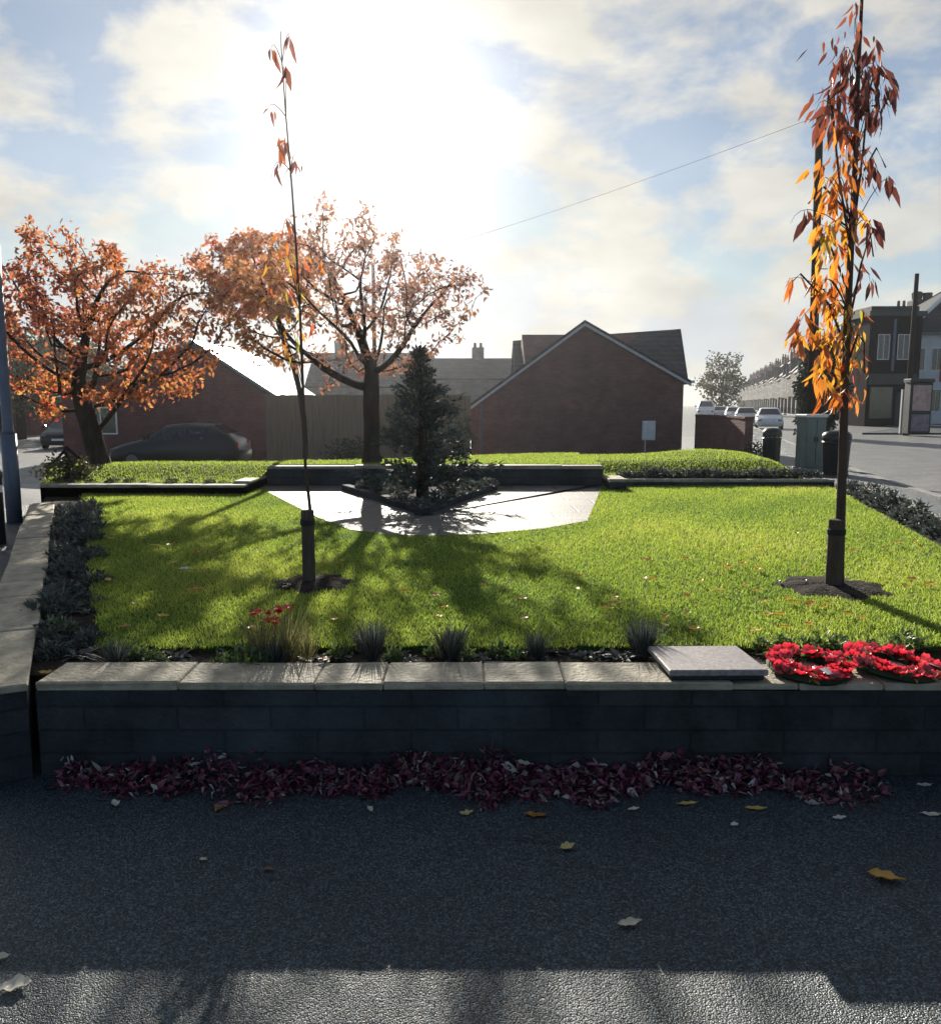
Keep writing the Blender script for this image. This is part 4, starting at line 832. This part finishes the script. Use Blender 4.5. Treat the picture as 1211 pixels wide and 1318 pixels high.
# cross wing behind: ridge runs sideways
ra, rb = A(660, 442, 35.5), A(876, 427, 34.0); ea, eb = Vector((ra.x - .1, 31.5, 2.2)), A(893, 492, 30.4); eb2 = Vector((eb.x, 31.2, eb.z))
w_ = MB(); w_.extr([(rb.x - .9, 30.9, zb0), (rb.x - .9, 38.0, zb0), (rb.x - .9, 38.0, 2.3), (rb.x - .9, 34.1, rb.z - .1), (rb.x - .9, 30.9, 2.35)], (ra.x + .3 - rb.x + .9, 0, 0)); w_.build('rear_wing', MT['brick'], t, org=org)
for nm, lo_r, lo_l in (('f', eb2, ea), ('b', Vector((rb.x - .1, 38.4, 2.1)), Vector((ra.x, 39.2, 2.0)))):
    MB().extr([lo_l, lo_r, rb, ra] if nm == 'f' else [ra, rb, lo_r, lo_l], (0, 0, .12)).build('roof', MT['roof'], t, org=org)
MB().box(pr_.x + .02, eb.x - .02, 30.2, 30.3, 2.36, 2.46).build('gutter', MT['white'], t, org=org)
MB().box(eb.x - .75, eb.x - .68, 30.82, 30.88, zb0, 2.4).build('downpipe', MT['dark'], t, org=org)
MB().tube([(pl.x + .35, YB - .06, zb0), (pl.x + .35, YB - .06, pl.z + .1)], .04, 8).build('downpipe', MT['bluegrey'], t, org=org)
m0 = A(834, 554, YB); mb = MB().box(m0.x - .22, m0.x + .22, YB - .16, YB, m0.z - .33, m0.z + .33, 0, .02).build('meter_box', MT['white'], None, org=(m0.x, YB, m0.z)); props(mb, 'small white box fixed low on the brown brick gable', 'meter box')
c_ = MB().tube([(m0.x - .1, YB - .05, zb0), (m0.x - .1, YB - .05, m0.z - .33)], .02, 6).build('conduit', MT['white'], mb, org=(m0.x, YB, m0.z))
MB().box(m0.x - .17, m0.x + .17, YB - .172, YB - .158, m0.z - .28, m0.z + .28).build('door', MT['white'], mb, org=(m0.x, YB, m0.z))
# left brick bungalow with glaring roof
YL = 30.0; e0 = A(347, 507, YL); org = (e0.x - 3, YL, -.5)
t = thing('bungalow', 'dark red brick bungalow behind the parked car, its roof glaring white in the sun', 'house', org)
xl = e0.x - 7.6; xr_ = e0.x - 2.7
gable_block(t, org, xl, e0.x, YL, 38, -.5, e0.z, e0.z, xr_, e0.z + 1.8, MT['brick_red'], MT['roof_shiny'], .3, .14, MT['dark'])
window(t, org, e0.x - 6.2, YL, 1.0, 1.2, 1.0)
# board fence from that house to the conifer
fa, fb = A(345, 590, 25.0), A(605, 590, 26.5)
t = thing('board_fence', 'tall brown timber board fence behind the half bare tree', 'fence', (fa.x, fa.y, -.5), math.atan2(fb.y - fa.y, fb.x - fa.x))
Lf = (fb - fa).length; b = MB(); x = 0; rg = random.Random(3)
while x < Lf:
    w = rg.uniform(.13, .15); h = 2.38 + rg.uniform(-.012, .012); y = .008 * (len(b.f) // 6 % 2); b.box(x, x + w + .012, y, y + .018 - y * .9, 0.02, h); x += w
b.build('boards', MT['fence'], t)
for i in range(int(Lf / 1.8) + 1): MB().box(i * 1.8 - .04, i * 1.8 + .05, .03, .13, 0, 2.42).build('post', MT['fence'], t)
for z in (.5, 1.8): MB().box(0, Lf, .025, .06, z, z + .08).build('rail', MT['fence'], t)
# far terraces behind fence
def far_block(label, x0, x1, Y, depth, eave_px, ridge_px, wall_m, roof_m, chim=()):
    a, b_ = A(x0, 560, Y), A(x1, 560, Y); ze = A(x0, eave_px, Y).z; zr = A(x0, ridge_px, Y + depth / 2).z; org = ((a.x + b_.x) / 2, Y, -.45)
    t = thing('terraced_house', label, 'house', org); zg = float(gz(a.x, Y))
    MB().extr([(a.x, Y, zg), (a.x, Y + depth, zg), (a.x, Y + depth, ze), (a.x, Y + depth / 2, zr - .05), (a.x, Y, ze)], (b_.x - a.x, 0, 0)).build('wall', wall_m, t, org=org)
    for s in (0, 1):
        yo = Y - .3 if s == 0 else Y + depth + .3; zo = ze - .3 * (zr - ze) / (depth / 2); q = [(a.x - .05, yo, zo), (b_.x + .05, yo, zo), (b_.x + .05, Y + depth / 2, zr), (a.x - .05, Y + depth / 2, zr)]
        rf = MB().extr(q if s == 0 else q[::-1], (0, 0, .12)).build('roof', roof_m, t, org=org)
        if s == 0:
            for cp in chim:
                cx = A(cp, 500, Y + depth / 2).x; c = MB(); c.box(cx - .45, cx + .45, Y + depth / 2 - .35, Y + depth / 2 + .35, zr - .4, zr + .9)
                for k in (-.22, .22): c.lathe([(.12, zr + .9), (.1, zr + 1.25), (0, zr + 1.25)], (cx + k, Y + depth / 2), 8)
                c.build('chimney', wall_m, rf, org=org)
    n = max(2, int((b_.x - a.x) / 3.2))
    for i in range(n):
        cx = a.x + (b_.x - a.x) * (i + .5) / n
        if ze - zg > 4.2: window(t, org, cx, Y, ze - 1.2, 1.0, 1.3)
        window(t, org, cx, Y, zg + 1.7, 1.0, 1.4)
    return t
far_block('long grey roofed terrace far behind the half bare tree', 395, 556, 62, 8, 496, 456, MT['stone_house'], MT['roof'], (440,))
far_block('pale grey roofed house between the conifer and the brown bungalow', 557, 690, 58, 8, 487, 463, MT['stone_house'], MT['roof'], (615,))
far_block('dark house far off beyond the left road, under the orange tree', -160, 40, 55, 8, 490, 440, MT['brick_red'], MT['roof'], (20,))
far_block('pale fronted house beyond the left road beside the wooden post', 42, 96, 60, 8, 486, 450, MT['cream'], MT['roof'], (70,))
# low brick wall beside the brown bungalow
wA, wB = A(893, 590, 27.0), A(957, 590, 22.0)
wall_thing('boundary_wall', 'brown brick boundary wall beside the right end of the bungalow', (wA.x, 27.0), (wB.x, 22.0), .22, 1.27, .02, .07, .6, base=-.6, matw='brick', side=1, cop_mat='brick')

# right-hand street: terraced houses along its far side
U = Vector((.268, .9634, 0)).normalized(); NRM = Vector((-U.y, U.x, 0))       # facades face NRM (towards the road)
def street_house(label, wall_m, rz):
    """Local frame: x along the street, facade on y = 0 facing +y, depth to -y."""
    t = thing('terraced_house', label, 'house', (0, 0, 0), rz, 'terraced houses along the right street'); w, d, ze, zr = 6.4, 8.0, 6.5, 10.0
    MB().extr([(0, 0, -.1), (0, -d, -.1), (0, -d, ze), (0, -d / 2, zr - .05), (0, 0, ze)][::-1], (w, 0, 0)).build('wall', wall_m, t)
    for s in (0, 1):
        yo = .3 if s == 0 else -d - .3; zo = ze - .3 * (zr - ze) / (d / 2); q = [(0, yo, zo), (w, yo, zo), (w, -d / 2, zr), (0, -d / 2, zr)]
        rf = MB().extr(q if s else q[::-1], (0, 0, .12)).build('roof', MT['roof'], t)
        if s == 0 and wall_m is MT['street_brick']:
            MB().extr([(4.0, .05, ze - .1), (6.0, .05, ze - .1), (5.0, .05, ze + 1.9)], (0, -2.2, 0)).build('gable', wall_m, t); MB().extr([(3.8, .25, ze - .2), (5.0, .25, ze + 2.1), (5.0, .25, ze + 1.95), (3.95, .25, ze - .3)], (0, -2.6, 0)).build('roof', MT['roof'], t)
            MB().extr([(6.2, .25, ze - .2), (6.05, .25, ze - .3), (5.0, .25, ze + 1.95), (5.0, .25, ze + 2.1)], (0, -2.6, 0)).build('roof', MT['roof'], t)
        if s == 0:
            c = MB().box(w - .55, w - .02, -d / 2 - .5, -d / 2 + .5, zr - .6, zr + 1.5)
            for k in (-.25, .25): c.lathe([(.16, zr + 1.5), (.13, zr + 2.1), (0, zr + 2.1)], (w - .28, -d / 2 + k), 8)
            c.build('chimney', MT['brick'], rf)
    for cx, cz in ((1.4, 4.5), (4.0, 4.5)): window(t, (0, 0, 0), cx, 0, cz, 1.1, 1.5, 'y', 1)
    bay = MB().extr([(.6, .0, -.05), (.9, .7, -.05), (2.1, .7, -.05), (2.4, 0, -.05)], (0, 0, 2.6)).build('bay', wall_m, t)
    MB().box(1.0, 2.0, .70, .715, .9, 2.3).build('pane', MT['glass'], bay)
    MB().box(3.6, 4.5, 0, .03, .05, 2.15).build('door', MT['dark'], t)
    return t
ang = math.atan2(U.y, U.x)
H0 = Vector((34.5, 66.0, 0))
protoA = street_house('distant terraced house in the brick row along the right street', MT['street_brick'], ang); protoB = street_house('distant grey stone house between the brick ones of the right street', MT['street_stone'], ang)
for i in range(42):
    p = H0 + U * (6.4 * (i + 2.4)); src = protoB if i % 4 == 1 else protoA
    if i == 0: o = protoA; o.location = p
    elif i == 1: o = protoB; o.location = p
    else: o = dup(src, p, ang, (1, 1, 1.08 + .07 * math.sin(i * 2.1)))
    o.location.z = -.0
# dark shop front and white house at the street corner, gables facing the garden
sa, sb_ = A(1112, 548, 63), A(1168, 548, 63); org = (sa.x, 63, 0)
t = thing('shop_building', 'dark fronted two storey shop between the sapling and the white house', 'building', org)
MB().box(sa.x, sb_.x + .6, 63, 66.5, -.1, 8.2).build('wall', MT['shop_wall'], t, org=org)
MB().box(sa.x - .2, sb_.x + .8, 62.75, 66.6, 8.2, 8.55).build('cornice', MT['black'], t, org=org)
MB().box(sa.x + .3, sb_.x + .6, 63.6, 66.3, 8.55, 9.0).build('roof', MT['roof'], t, org=org)
MB().box(sa.x + .1, sb_.x + .4, 62.88, 62.99, 3.1, 3.9).build('fascia', MT['black'], t, org=org)
for cx in (sa.x + 1.1, sa.x + 2.6): window(t, org, cx, 63, 5.9, .9, 1.9)
MB().box(sa.x + .3, sa.x + 2.0, 62.97, 63, .5, 2.9).build('shop_window', MT['glass'], t, org=org); MB().box(sa.x + 2.3, sa.x + 3.2, 62.96, 63, 0, 2.5).build('door', MT['dark'], t, org=org)
MB().box(sa.x + 1.75, sa.x + 1.95, 62.9, 63.0, 4.1, 8.0).build('downpipe', MT['bluegrey'], t, org=org)
YH = 67.0; ha, hk, hb = A(1168, 428, YH), A(1236, 362, YH + 4), A(1330, 428, YH); org = (ha.x, YH, 0)
t = thing('corner_house', 'white rendered house with a hipped roof with sunlight painted along its hip at the right edge', 'house', org)
MB().box(ha.x, hb.x, YH, YH + 8, -.1, ha.z).build('wall', MT['render'], t, org=org)
x0, x1, y0, y1, z0, z1 = ha.x - .4, hb.x + .4, YH - .4, YH + 8.4, ha.z, hk.z; xr0, xr1 = hk.x, hb.x - 4; ym = YH + 4
MB().add([(x0, y0, z0), (x1, y0, z0), (x1, y1, z0), (x0, y1, z0), (xr0, ym, z1), (xr1, ym, z1)], [(0, 1, 5, 4), (2, 3, 4, 5), (3, 0, 4), (1, 2, 5), (3, 2, 1, 0)]).build('roof', MT['roof'], t, org=org)
MB().tube([(x0, y0, z0 + .06), (xr0, ym, z1 + .06)], .22, 8).build('painted_sunlit_hip', MT['white'], t, org=org)  # white tube paints in the sunlight caught along the hip
MB().box(x0, x1, y0 - .1, y0 + .02, z0 - .15, z0 - .01).build('gutter', MT['bluegrey'], t, org=org)
YK = YH + 9; ck = A(1189, 400, YK); c = MB().box(ck.x - .8, ck.x + .9, YK, YK + 1, 5, A(1192, 394, YK).z).build('chimney', MT['cream'], t, org=org)
zc_ = A(1192, 394, YK).z; cp = MB().box(ck.x - 1.0, ck.x + 1.1, YK - .2, YK + 1.2, zc_, zc_ + .6, 0, .1); cp.lathe([(.4, zc_ + .6), (.5, zc_ + 1.2), (.36, zc_ + 1.35), (0, zc_ + 1.35)], (ck.x - .45, YK + .5), 10); cp.lathe([(.42, zc_ + .6), (.42, zc_ + 1.25), (0, zc_ + 1.25)], (ck.x + .5, YK + .5), 10); cp.build('chimney_pot', MT['black'], c, org=org)
for px_, zc in ((1180, 5.2), (1203, 5.2), (1204, 1.9)): window(t, org, A(px_, 500, YH).x, YH, zc, .95, 1.8)
MB().box(A(1208, 500, YH).x, A(1216, 500, YH).x, YH - .05, YH, 3.4, 6.4).build('sign_panel', MT['red'], t, org=org)

# ------------------------------------------------------------------ street furniture
def pole_thing(name, label, cat, base, top, r0, r1, mat):
    o = MB().tube([(0, 0, -.1), (0, 0, top * .5), (0, 0, top)], [r0, (r0 + r1) / 2, r1], 12)
    ob = o.build(name + '_part', mat, None, smooth=True); return ob
# lamp post at the left
p = G(19, 672, 0.0); t = thing('lamp_post', 'blue grey lamp post standing at the left edge beside the left wall', 'lamp post', p)
MB().tube([(0, 0, 0), (0, 0, 1.2)], [.10, .10], 14).build('base', MT['bluegrey'], t, smooth=True)
MB().tube([(0, 0, 1.2), (0, 0, 1.26), (0, 0, 6.0)], [.10, .07, .055], 14).build('pole', MT['bluegrey'], t, smooth=True)
MB().box(-.02, .02, -.105, -.098, .45, .85).build('door', MT['bluegrey'], t)
hd = MB().tube([(0, 0, 6.0), (-.1, 0, 6.25), (-.5, 0, 6.35), (-.9, 0, 6.35)], [.05, .045, .05, .07], 10).build('lamp_head', MT['bluegrey'], t)
# black bollard at the left edge
p = G(-2, 700, 0); t = thing('bollard', 'black bollard cut by the left edge of the picture', 'bollard', p)
MB().lathe([(.085, 0), (.085, .75), (.095, .77), (.095, .83), (.085, .85), (.06, .95), (0, .97)], n=16).build('post', MT['black'], t, smooth=True); MB().lathe([(.087, .6), (.089, .61), (.089, .67), (.087, .68)], n=16).build('band', MT['white'], t)
# wooden post and telegraph poles
p = Vector((G(60, 610, -.1).x, 18.3, -.2)); o = MB().tube([(0, 0, 0), (0, 0, 4.1)], [.10, .085], 10).build('wooden_post', MT['wood_pole'], None, smooth=True); o.location = p; props(o, 'dark wooden post between the left lamp post and the leaning tree', 'post')
pB = Vector((A(1043, 598, 21.3).x, 21.3, 0)); pT = A(1055, 145, 21.3); ztop = A(1054, 145, 21.3).z
t = thing('telegraph_pole', 'tall dark telegraph pole rising behind the right sapling', 'pole', pB)
MB().tube([(0, 0, -.1), (pT.x - pB.x, 0, ztop)], [.13, .09], 12).build('pole', MT['wood_pole'], t, smooth=True)
MB().box(-.02, .02, -.125, -.10, 2.2, 2.5).build('number_plate', MT['dark'], t)
for k in range(5): MB().tube([(-.16, 0, 3 + k * .5), (.16, 0, 3 + k * .5)], .012, 6).build('step', MT['dark'], t)
pC = Vector((A(484, 590, 46).x, 46, -.45)); zc2 = A(480, 338, 46).z
t = thing('telegraph_pole', 'far telegraph pole hidden behind the trunk of the half bare tree', 'pole', pC)
MB().tube([(0, 0, 0), (0, 0, zc2 + .45)], [.14, .09], 10).build('pole', MT['wood_pole'], t, smooth=True)
p0, p1 = Vector((pT.x, pB.y, ztop - .06)), Vector((pC.x, pC.y, zc2 - .1)); pts = []
for i in range(25): f = i / 24; q = p0.lerp(p1, f); q.z -= .5 * 4 * f * (1 - f) * .5; pts.append(q)
o = MB().tube(pts, .0045, 5).build('overhead_cable', MT['rubber'], None); props(o, 'thin overhead cable leaving the tall telegraph pole to the left', 'cable')
pD = Vector((A(1166, 555, 45).x, 45, 0)); t = thing('telegraph_pole', 'dark pole in front of the white house at the right', 'pole', pD); zd = A(1167, 352, 45).z
MB().tube([(0, 0, -.1), (0, 0, zd)], [.17, .11], 10).build('pole', MT['wood_pole'], t, smooth=True); MB().box(-.42, -.2, -.16, -.02, 0, 2.4).build('painted_lit_strip', MT['white'], t)  # white box stands in for the lit strip beside the pole foot
# advertising kiosk beside it
kc = A(1183, 556, 44); t = thing('advertising_kiosk', 'dark upright kiosk with two posters on the far pavement', 'kiosk', (kc.x, 44, 0))
MB().box(-.6, .6, 0, .7, 0, 2.75, 0, .05).build('body', MT['dark'], t); MB().box(-.66, .66, -.05, .75, 2.75, 2.95, 0, .04).build('roof', MT['black'], t)
MB().box(-.48, .48, -.02, 0, 1.25, 2.6).build('poster', MT['poster_a'], t); MB().box(-.48, .48, -.02, 0, .15, 1.05).build('poster', MT['poster_b'], t)
# litter bin, cabinet, second bin
def litter_bin(label, p, s=1.0):
    t = thing('litter_bin', label, 'litter bin', p)
    MB().lathe([(0, .03), (.20, .03), (.205, .05), (.225, .72), (.235, .74), (.235, .78), (.20, .78)], n=20).build('body', MT['black'], t, smooth=True)
    MB().lathe([(.235, .80), (.24, .86), (.235, .93), (.19, 1.0), (.1, 1.03), (0, 1.035)], n=20).build('hood', MT['black'], t, smooth=True)
    for a in range(4): MB().box(.17 * math.cos(a * 1.57 + .8) - .02, .17 * math.cos(a * 1.57 + .8) + .02, .17 * math.sin(a * 1.57 + .8) - .02, .17 * math.sin(a * 1.57 + .8) + .02, .77, .86).build('strut', MT['black'], t)
    MB().lathe([(.22, 0), (.22, .03), (0, .035)], n=20).build('foot', MT['black'], t)
    t.scale = (s,) * 3; return t
p = G(991, 602, 0); litter_bin('black round litter bin on the pavement, left of the grey green cabinet', (p.x, 20.6, 0), .98)
p = Vector((G(1044, 606, 0).x, 19.8, 0)); t = thing('utility_cabinet', 'grey green street cabinet with a light top left of the telegraph pole', 'cabinet', p, R(12))
MB().box(-.27, .27, -.2, .2, .08, 1.28, 0, .015).build('body', MT['green_paint'], t); MB().box(-.3, .3, -.23, .23, 1.28, 1.36, 0, .02).build('lid', MT['white'], t); MB().box(-.29, .29, -.22, .22, 0, .08).build('plinth', MT['kerb'], t)
for s in (-1, 1): d = MB().box(s * .13 - .115, s * .13 + .115, -.212, -.2, .14, 1.22).build('door', MT['green_paint'], t); MB().box(s * .04 - .012, s * .04 + .012, -.225, -.212, .7, .82).build('handle', MT['dark'], d)
p = Vector((G(1080, 612, 0).x, 18.6, 0)); litter_bin('bulky black litter bin directly behind the right sapling stem', p, 1.0).scale = (1.35, 1.2, .98)

# ------------------------------------------------------------------ cars
def make_car(label, paint, loc, rz, group=None, s=1.0):
    t = thing('parked_car', label, 'car', loc, rz, group)
    st = [(0, .30, .52, .58, .70, .62), (.10, .20, .60, .70, .78, .72), (.5, .18, .74, .82, .85, .80), (1.05, .18, .88, .96, .87, .80), (1.75, .18, .93, 1.40, .88, .62), (2.4, .18, .94, 1.46, .88, .62), (3.2, .18, .95, 1.42, .88, .60), (3.75, .2, .96, 1.12, .86, .66), (3.95, .22, .9, .98, .82, .70), (4.08, .34, .6, .66, .74, .68)]
    vs = []; fs = []
    for (x, z0, zb, zt, wl, wt) in st: vs += [(x - 2.04, y, z) for (y, z) in [(-wl * .9, z0), (-wl, z0 + .16), (-wl, zb - .04), (-wt, zt - .05), (-wt * .75, zt), (wt * .75, zt), (wt, zt - .05), (wl, zb - .04), (wl, z0 + .16), (wl * .9, z0)]]
    for i in range(len(st) - 1):
        for k in range(10): fs.append((i * 10 + k, i * 10 + (k + 1) % 10, i * 10 + 10 + (k + 1) % 10, i * 10 + 10 + k)[::-1])
    fs += [tuple(range(10)), tuple(range((len(st) - 1) * 10, len(st) * 10))[::-1]]
    MB().add(vs, fs).build('body', paint, t, smooth=True)
    def side(i, f0, f1, sg):
        x, z0, zb, zt, wl, wt = st[i]; r = []
        for f in (f0, f1): r.append(Vector((x - 2.04, sg * (wl + (wt - wl) * f + .006), zb - .04 + (zt - .05 - zb + .04) * f)))
        return r
    for sg in (-1, 1):
        for (i, j, e0, e1) in ((3, 4, .35, .05), (4, 5, .05, .04), (5, 6, .04, .1), ):
            a, b = side(i, .12, .9, sg), side(j, .12, .9, sg); q = [a[0].lerp(b[0], e0), a[0].lerp(b[0], 1 - e1), a[1].lerp(b[1], 1 - e1), a[1].lerp(b[1], e0 * .9)]
            MB().extr(q if sg < 0 else q[::-1], (0, sg * .004, 0)).build('side_window', MT['glass'], t)
    MB().add([(1.09 - 2.04, -.7, .985), (1.09 - 2.04, .7, .985), (1.70 - 2.04, .52, 1.385), (1.70 - 2.04, -.52, 1.385)], [(3, 2, 1, 0)]).build('windscreen', MT['glass'], t)
    MB().add([(3.26 - 2.04, -.5, 1.40), (3.26 - 2.04, .5, 1.40), (3.72 - 2.04, .56, 1.15), (3.72 - 2.04, -.56, 1.15)], [(3, 2, 1, 0)]).build('rear_window', MT['glass'], t)
    for sg in (-1, 1):
        MB().box(.02 - 2.04, .22 - 2.04, sg * .62 - .12, sg * .62 + .12, .56, .68, 0, .03).build('headlight', MT['chrome'], t); MB().box(3.93 - 2.04, 4.05 - 2.04, sg * .64 - .09, sg * .64 + .09, .68, .88, 0, .02).build('tail_light', MT['red'], t)
        MB().box(1.2 - 2.04, 1.38 - 2.04, sg * 1.0 - .1, sg * 1.0 + .08, .95, 1.08, 0, .03).build('mirror', paint, t)
        for wx in (.78, 3.3):
            y = sg * .80; b = MB(); pr = [(.19, -.09), (.29, -.09), (.31, -.06), (.31, .06), (.29, .09), (.19, .09)]; n = 20; vs = []; fs = []
            for k in range(n):
                a = 2 * math.pi * k / n
                for (r, q) in pr: vs.append((wx - 2.04 + r * math.cos(a), y + q, .31 + r * math.sin(a)))
            for k in range(n):
                for i in range(5): fs.append((k * 6 + i, ((k + 1) % n) * 6 + i, ((k + 1) % n) * 6 + i + 1, k * 6 + i + 1))
            wh = b.add(vs, fs).build('wheel', MT['rubber'], t, smooth=False); rr = MB()
            rr.tube([(wx - 2.04, y - .07, .31), (wx - 2.04, y + .075, .31)], .2, 16); rr.build('rim', MT['chrome'], wh)
    MB().box(-.01 - 2.04, .04 - 2.04, -.26, .26, .40, .50).build('number_plate', MT['white'], t)
    t.scale = (s,) * 3; return t
cdk = make_car('dark hatchback parked side on under the left orange tree', MT['car_dark'], (A(232, 590, 26).x, 26.2, float(gz(-9, 26))), 0)
cw = make_car('white car facing the garden on the right street, nearest of the cars there', MT['car_white'], (A(996, 545, 56).x, 57, -.1), ang + math.pi + .0)
cw.rotation_euler = (0, 0, math.radians(72))
dup(cdk, (A(82, 590, 38).x, 39, float(gz(-20, 38))), R(98), 1.0, 'dark car seen end on beyond the wooden post at the left')
CG = 'cars in the distance along the right street'
cs = make_car('silver car half hidden behind the white one on the right street', MT['car_silver'], (A(965, 540, 66).x, 67, -.1), math.radians(73), CG)
dup(cw, (A(944, 536, 82).x, 82, -.1), math.radians(74), 1.0, 'distant white car on the street above the boundary wall', CG)
dup(cs, (A(926, 534, 98).x, 98, -.1), math.radians(74), 1.0, 'distant silver car on the street above the boundary wall', CG)
dup(cw, (A(908, 533, 92).x, 92, -.1), math.radians(74), (1.1, 1.1, 1.45), 'tall white vehicle parked on the street next to the bungalow', CG)

# ------------------------------------------------------------------ far trees and shrubs
def round_tree(name, label, base, H, rx, rz_, n, mat, size, seed, cat='tree', trunk_h=None, ry=None):
    rg = np.random.default_rng(seed); t = thing(name, label, cat, base); cz = H - rz_; ry = ry or rx
    b = MB().tube([(0, 0, 0), (0, 0, cz * .6), (0.05, 0, cz + rz_ * .4)], [rx * .08 + .03, rx * .06 + .02, .02], 7)
    for k in range(9):
        a = k * 2.4; b.tube([(0, 0, cz * .7 + .05 * k), (math.cos(a) * rx * .65, math.sin(a) * ry * .65, cz + rz_ * (.1 + .08 * k - .3))], [.04 * rx + .01, .008], 5, caps=False)
    b.build('trunk', MT['bark'], t, smooth=True)
    d = unit(rg.normal(size=(n, 3))); q = rg.uniform(.25, 1, n) ** .45; lump = 1 + .22 * np.sin(d[:, 0] * 6 + seed) * np.cos(d[:, 1] * 5) + .15 * np.sin(d[:, 2] * 8 + 1)
    P = d * (q * lump)[:, None] * np.array([rx, ry, rz_]) + np.array([0, 0, cz])
    V, F, T = leaf_arrays(P, rg.normal(size=(n, 3)), rg.normal(size=(n, 3)), size * rg.uniform(.6, 1.3, n), size * .6, np.clip(rg.normal(.5, .25, n), 0, 1), .2, .2)
    tri_mesh('crown', V, F, mat, T, t); return t
p = A(928, 532, 130); round_tree('round_tree', 'hazy rounded tree at the far end of the right street', (p.x, 130, -.1), 9.2, 3.6, 4.4, 2600, MT['far_tree'], .45, 4)
p = A(1052, 548, 42); round_tree('evergreen_shrub', 'tall dark evergreen shrub behind the telegraph pole', (p.x, 42, -.1), 4.7, 1.1, 2.3, 7000, MT['dark_green'], .24, 6, 'shrub')
for (px, Y, H, rx, lab, sd) in [(30, 48, 6.5, 3.0, 'dark tree beyond the left road behind the lamp post', 9), (120, 52, 6.0, 3.2, 'dark tree far behind the leaning orange tree', 10)]:
    p = A(px, 590, Y); round_tree('round_tree', lab, (p.x, Y, -.45), H, rx, H * .42, 2200, MT['far_tree'], .3, sd)
p = A(447, 590, 24); round_tree('low_shrub', 'low dark shrub at the foot of the board fence', (p.x, 24.3, -.45), 1.0, .8, .5, 900, MT['dark_green'], .1, 12, 'shrub')
p = A(590, 590, 24); round_tree('low_shrub', 'pale green shrub between the conifer and the bungalow corner', (p.x, 25, -.45), 1.75, .55, .85, 900, MT['far_tree'], .1, 13, 'shrub')
p = A(967, 590, 21); round_tree('low_shrub', 'small dark shrub at the end of the brick boundary wall', (p.x, 20.8, -.1), .75, .32, .35, 500, MT['dark_green'], .06, 14, 'shrub')
p = Vector((-6.0, 12.2, .5)); round_tree('low_shrub', 'brownish low shrub at the back end of the left border', (-5.75, 11.6, .45), .42, .38, .2, 700, MT['far_tree'], .06, 15, 'shrub')

# ------------------------------------------------------------------ added scattering volume that imitates lens glare round the sun
def glare_veil():
    m, nt, N, L, out = new_mat('glare_veil_air'); v = N('ShaderNodeVolumePrincipled'); v.inputs['Color'].default_value = (0.93, 0.95, 1.0, 1)
    v.inputs['Density'].default_value = 0.0004; v.inputs['Anisotropy'].default_value = 0.88; L(v.outputs[0], out.inputs['Volume'])
    o = MB().box(-430, 430, -40, 710, -1.6, 11.6).build('glare_veil', m); o['kind'] = 'stuff'; o['label'] = 'added thin volume imitating lens glare round the sun'; o['category'] = 'glare_veil'
glare_veil()
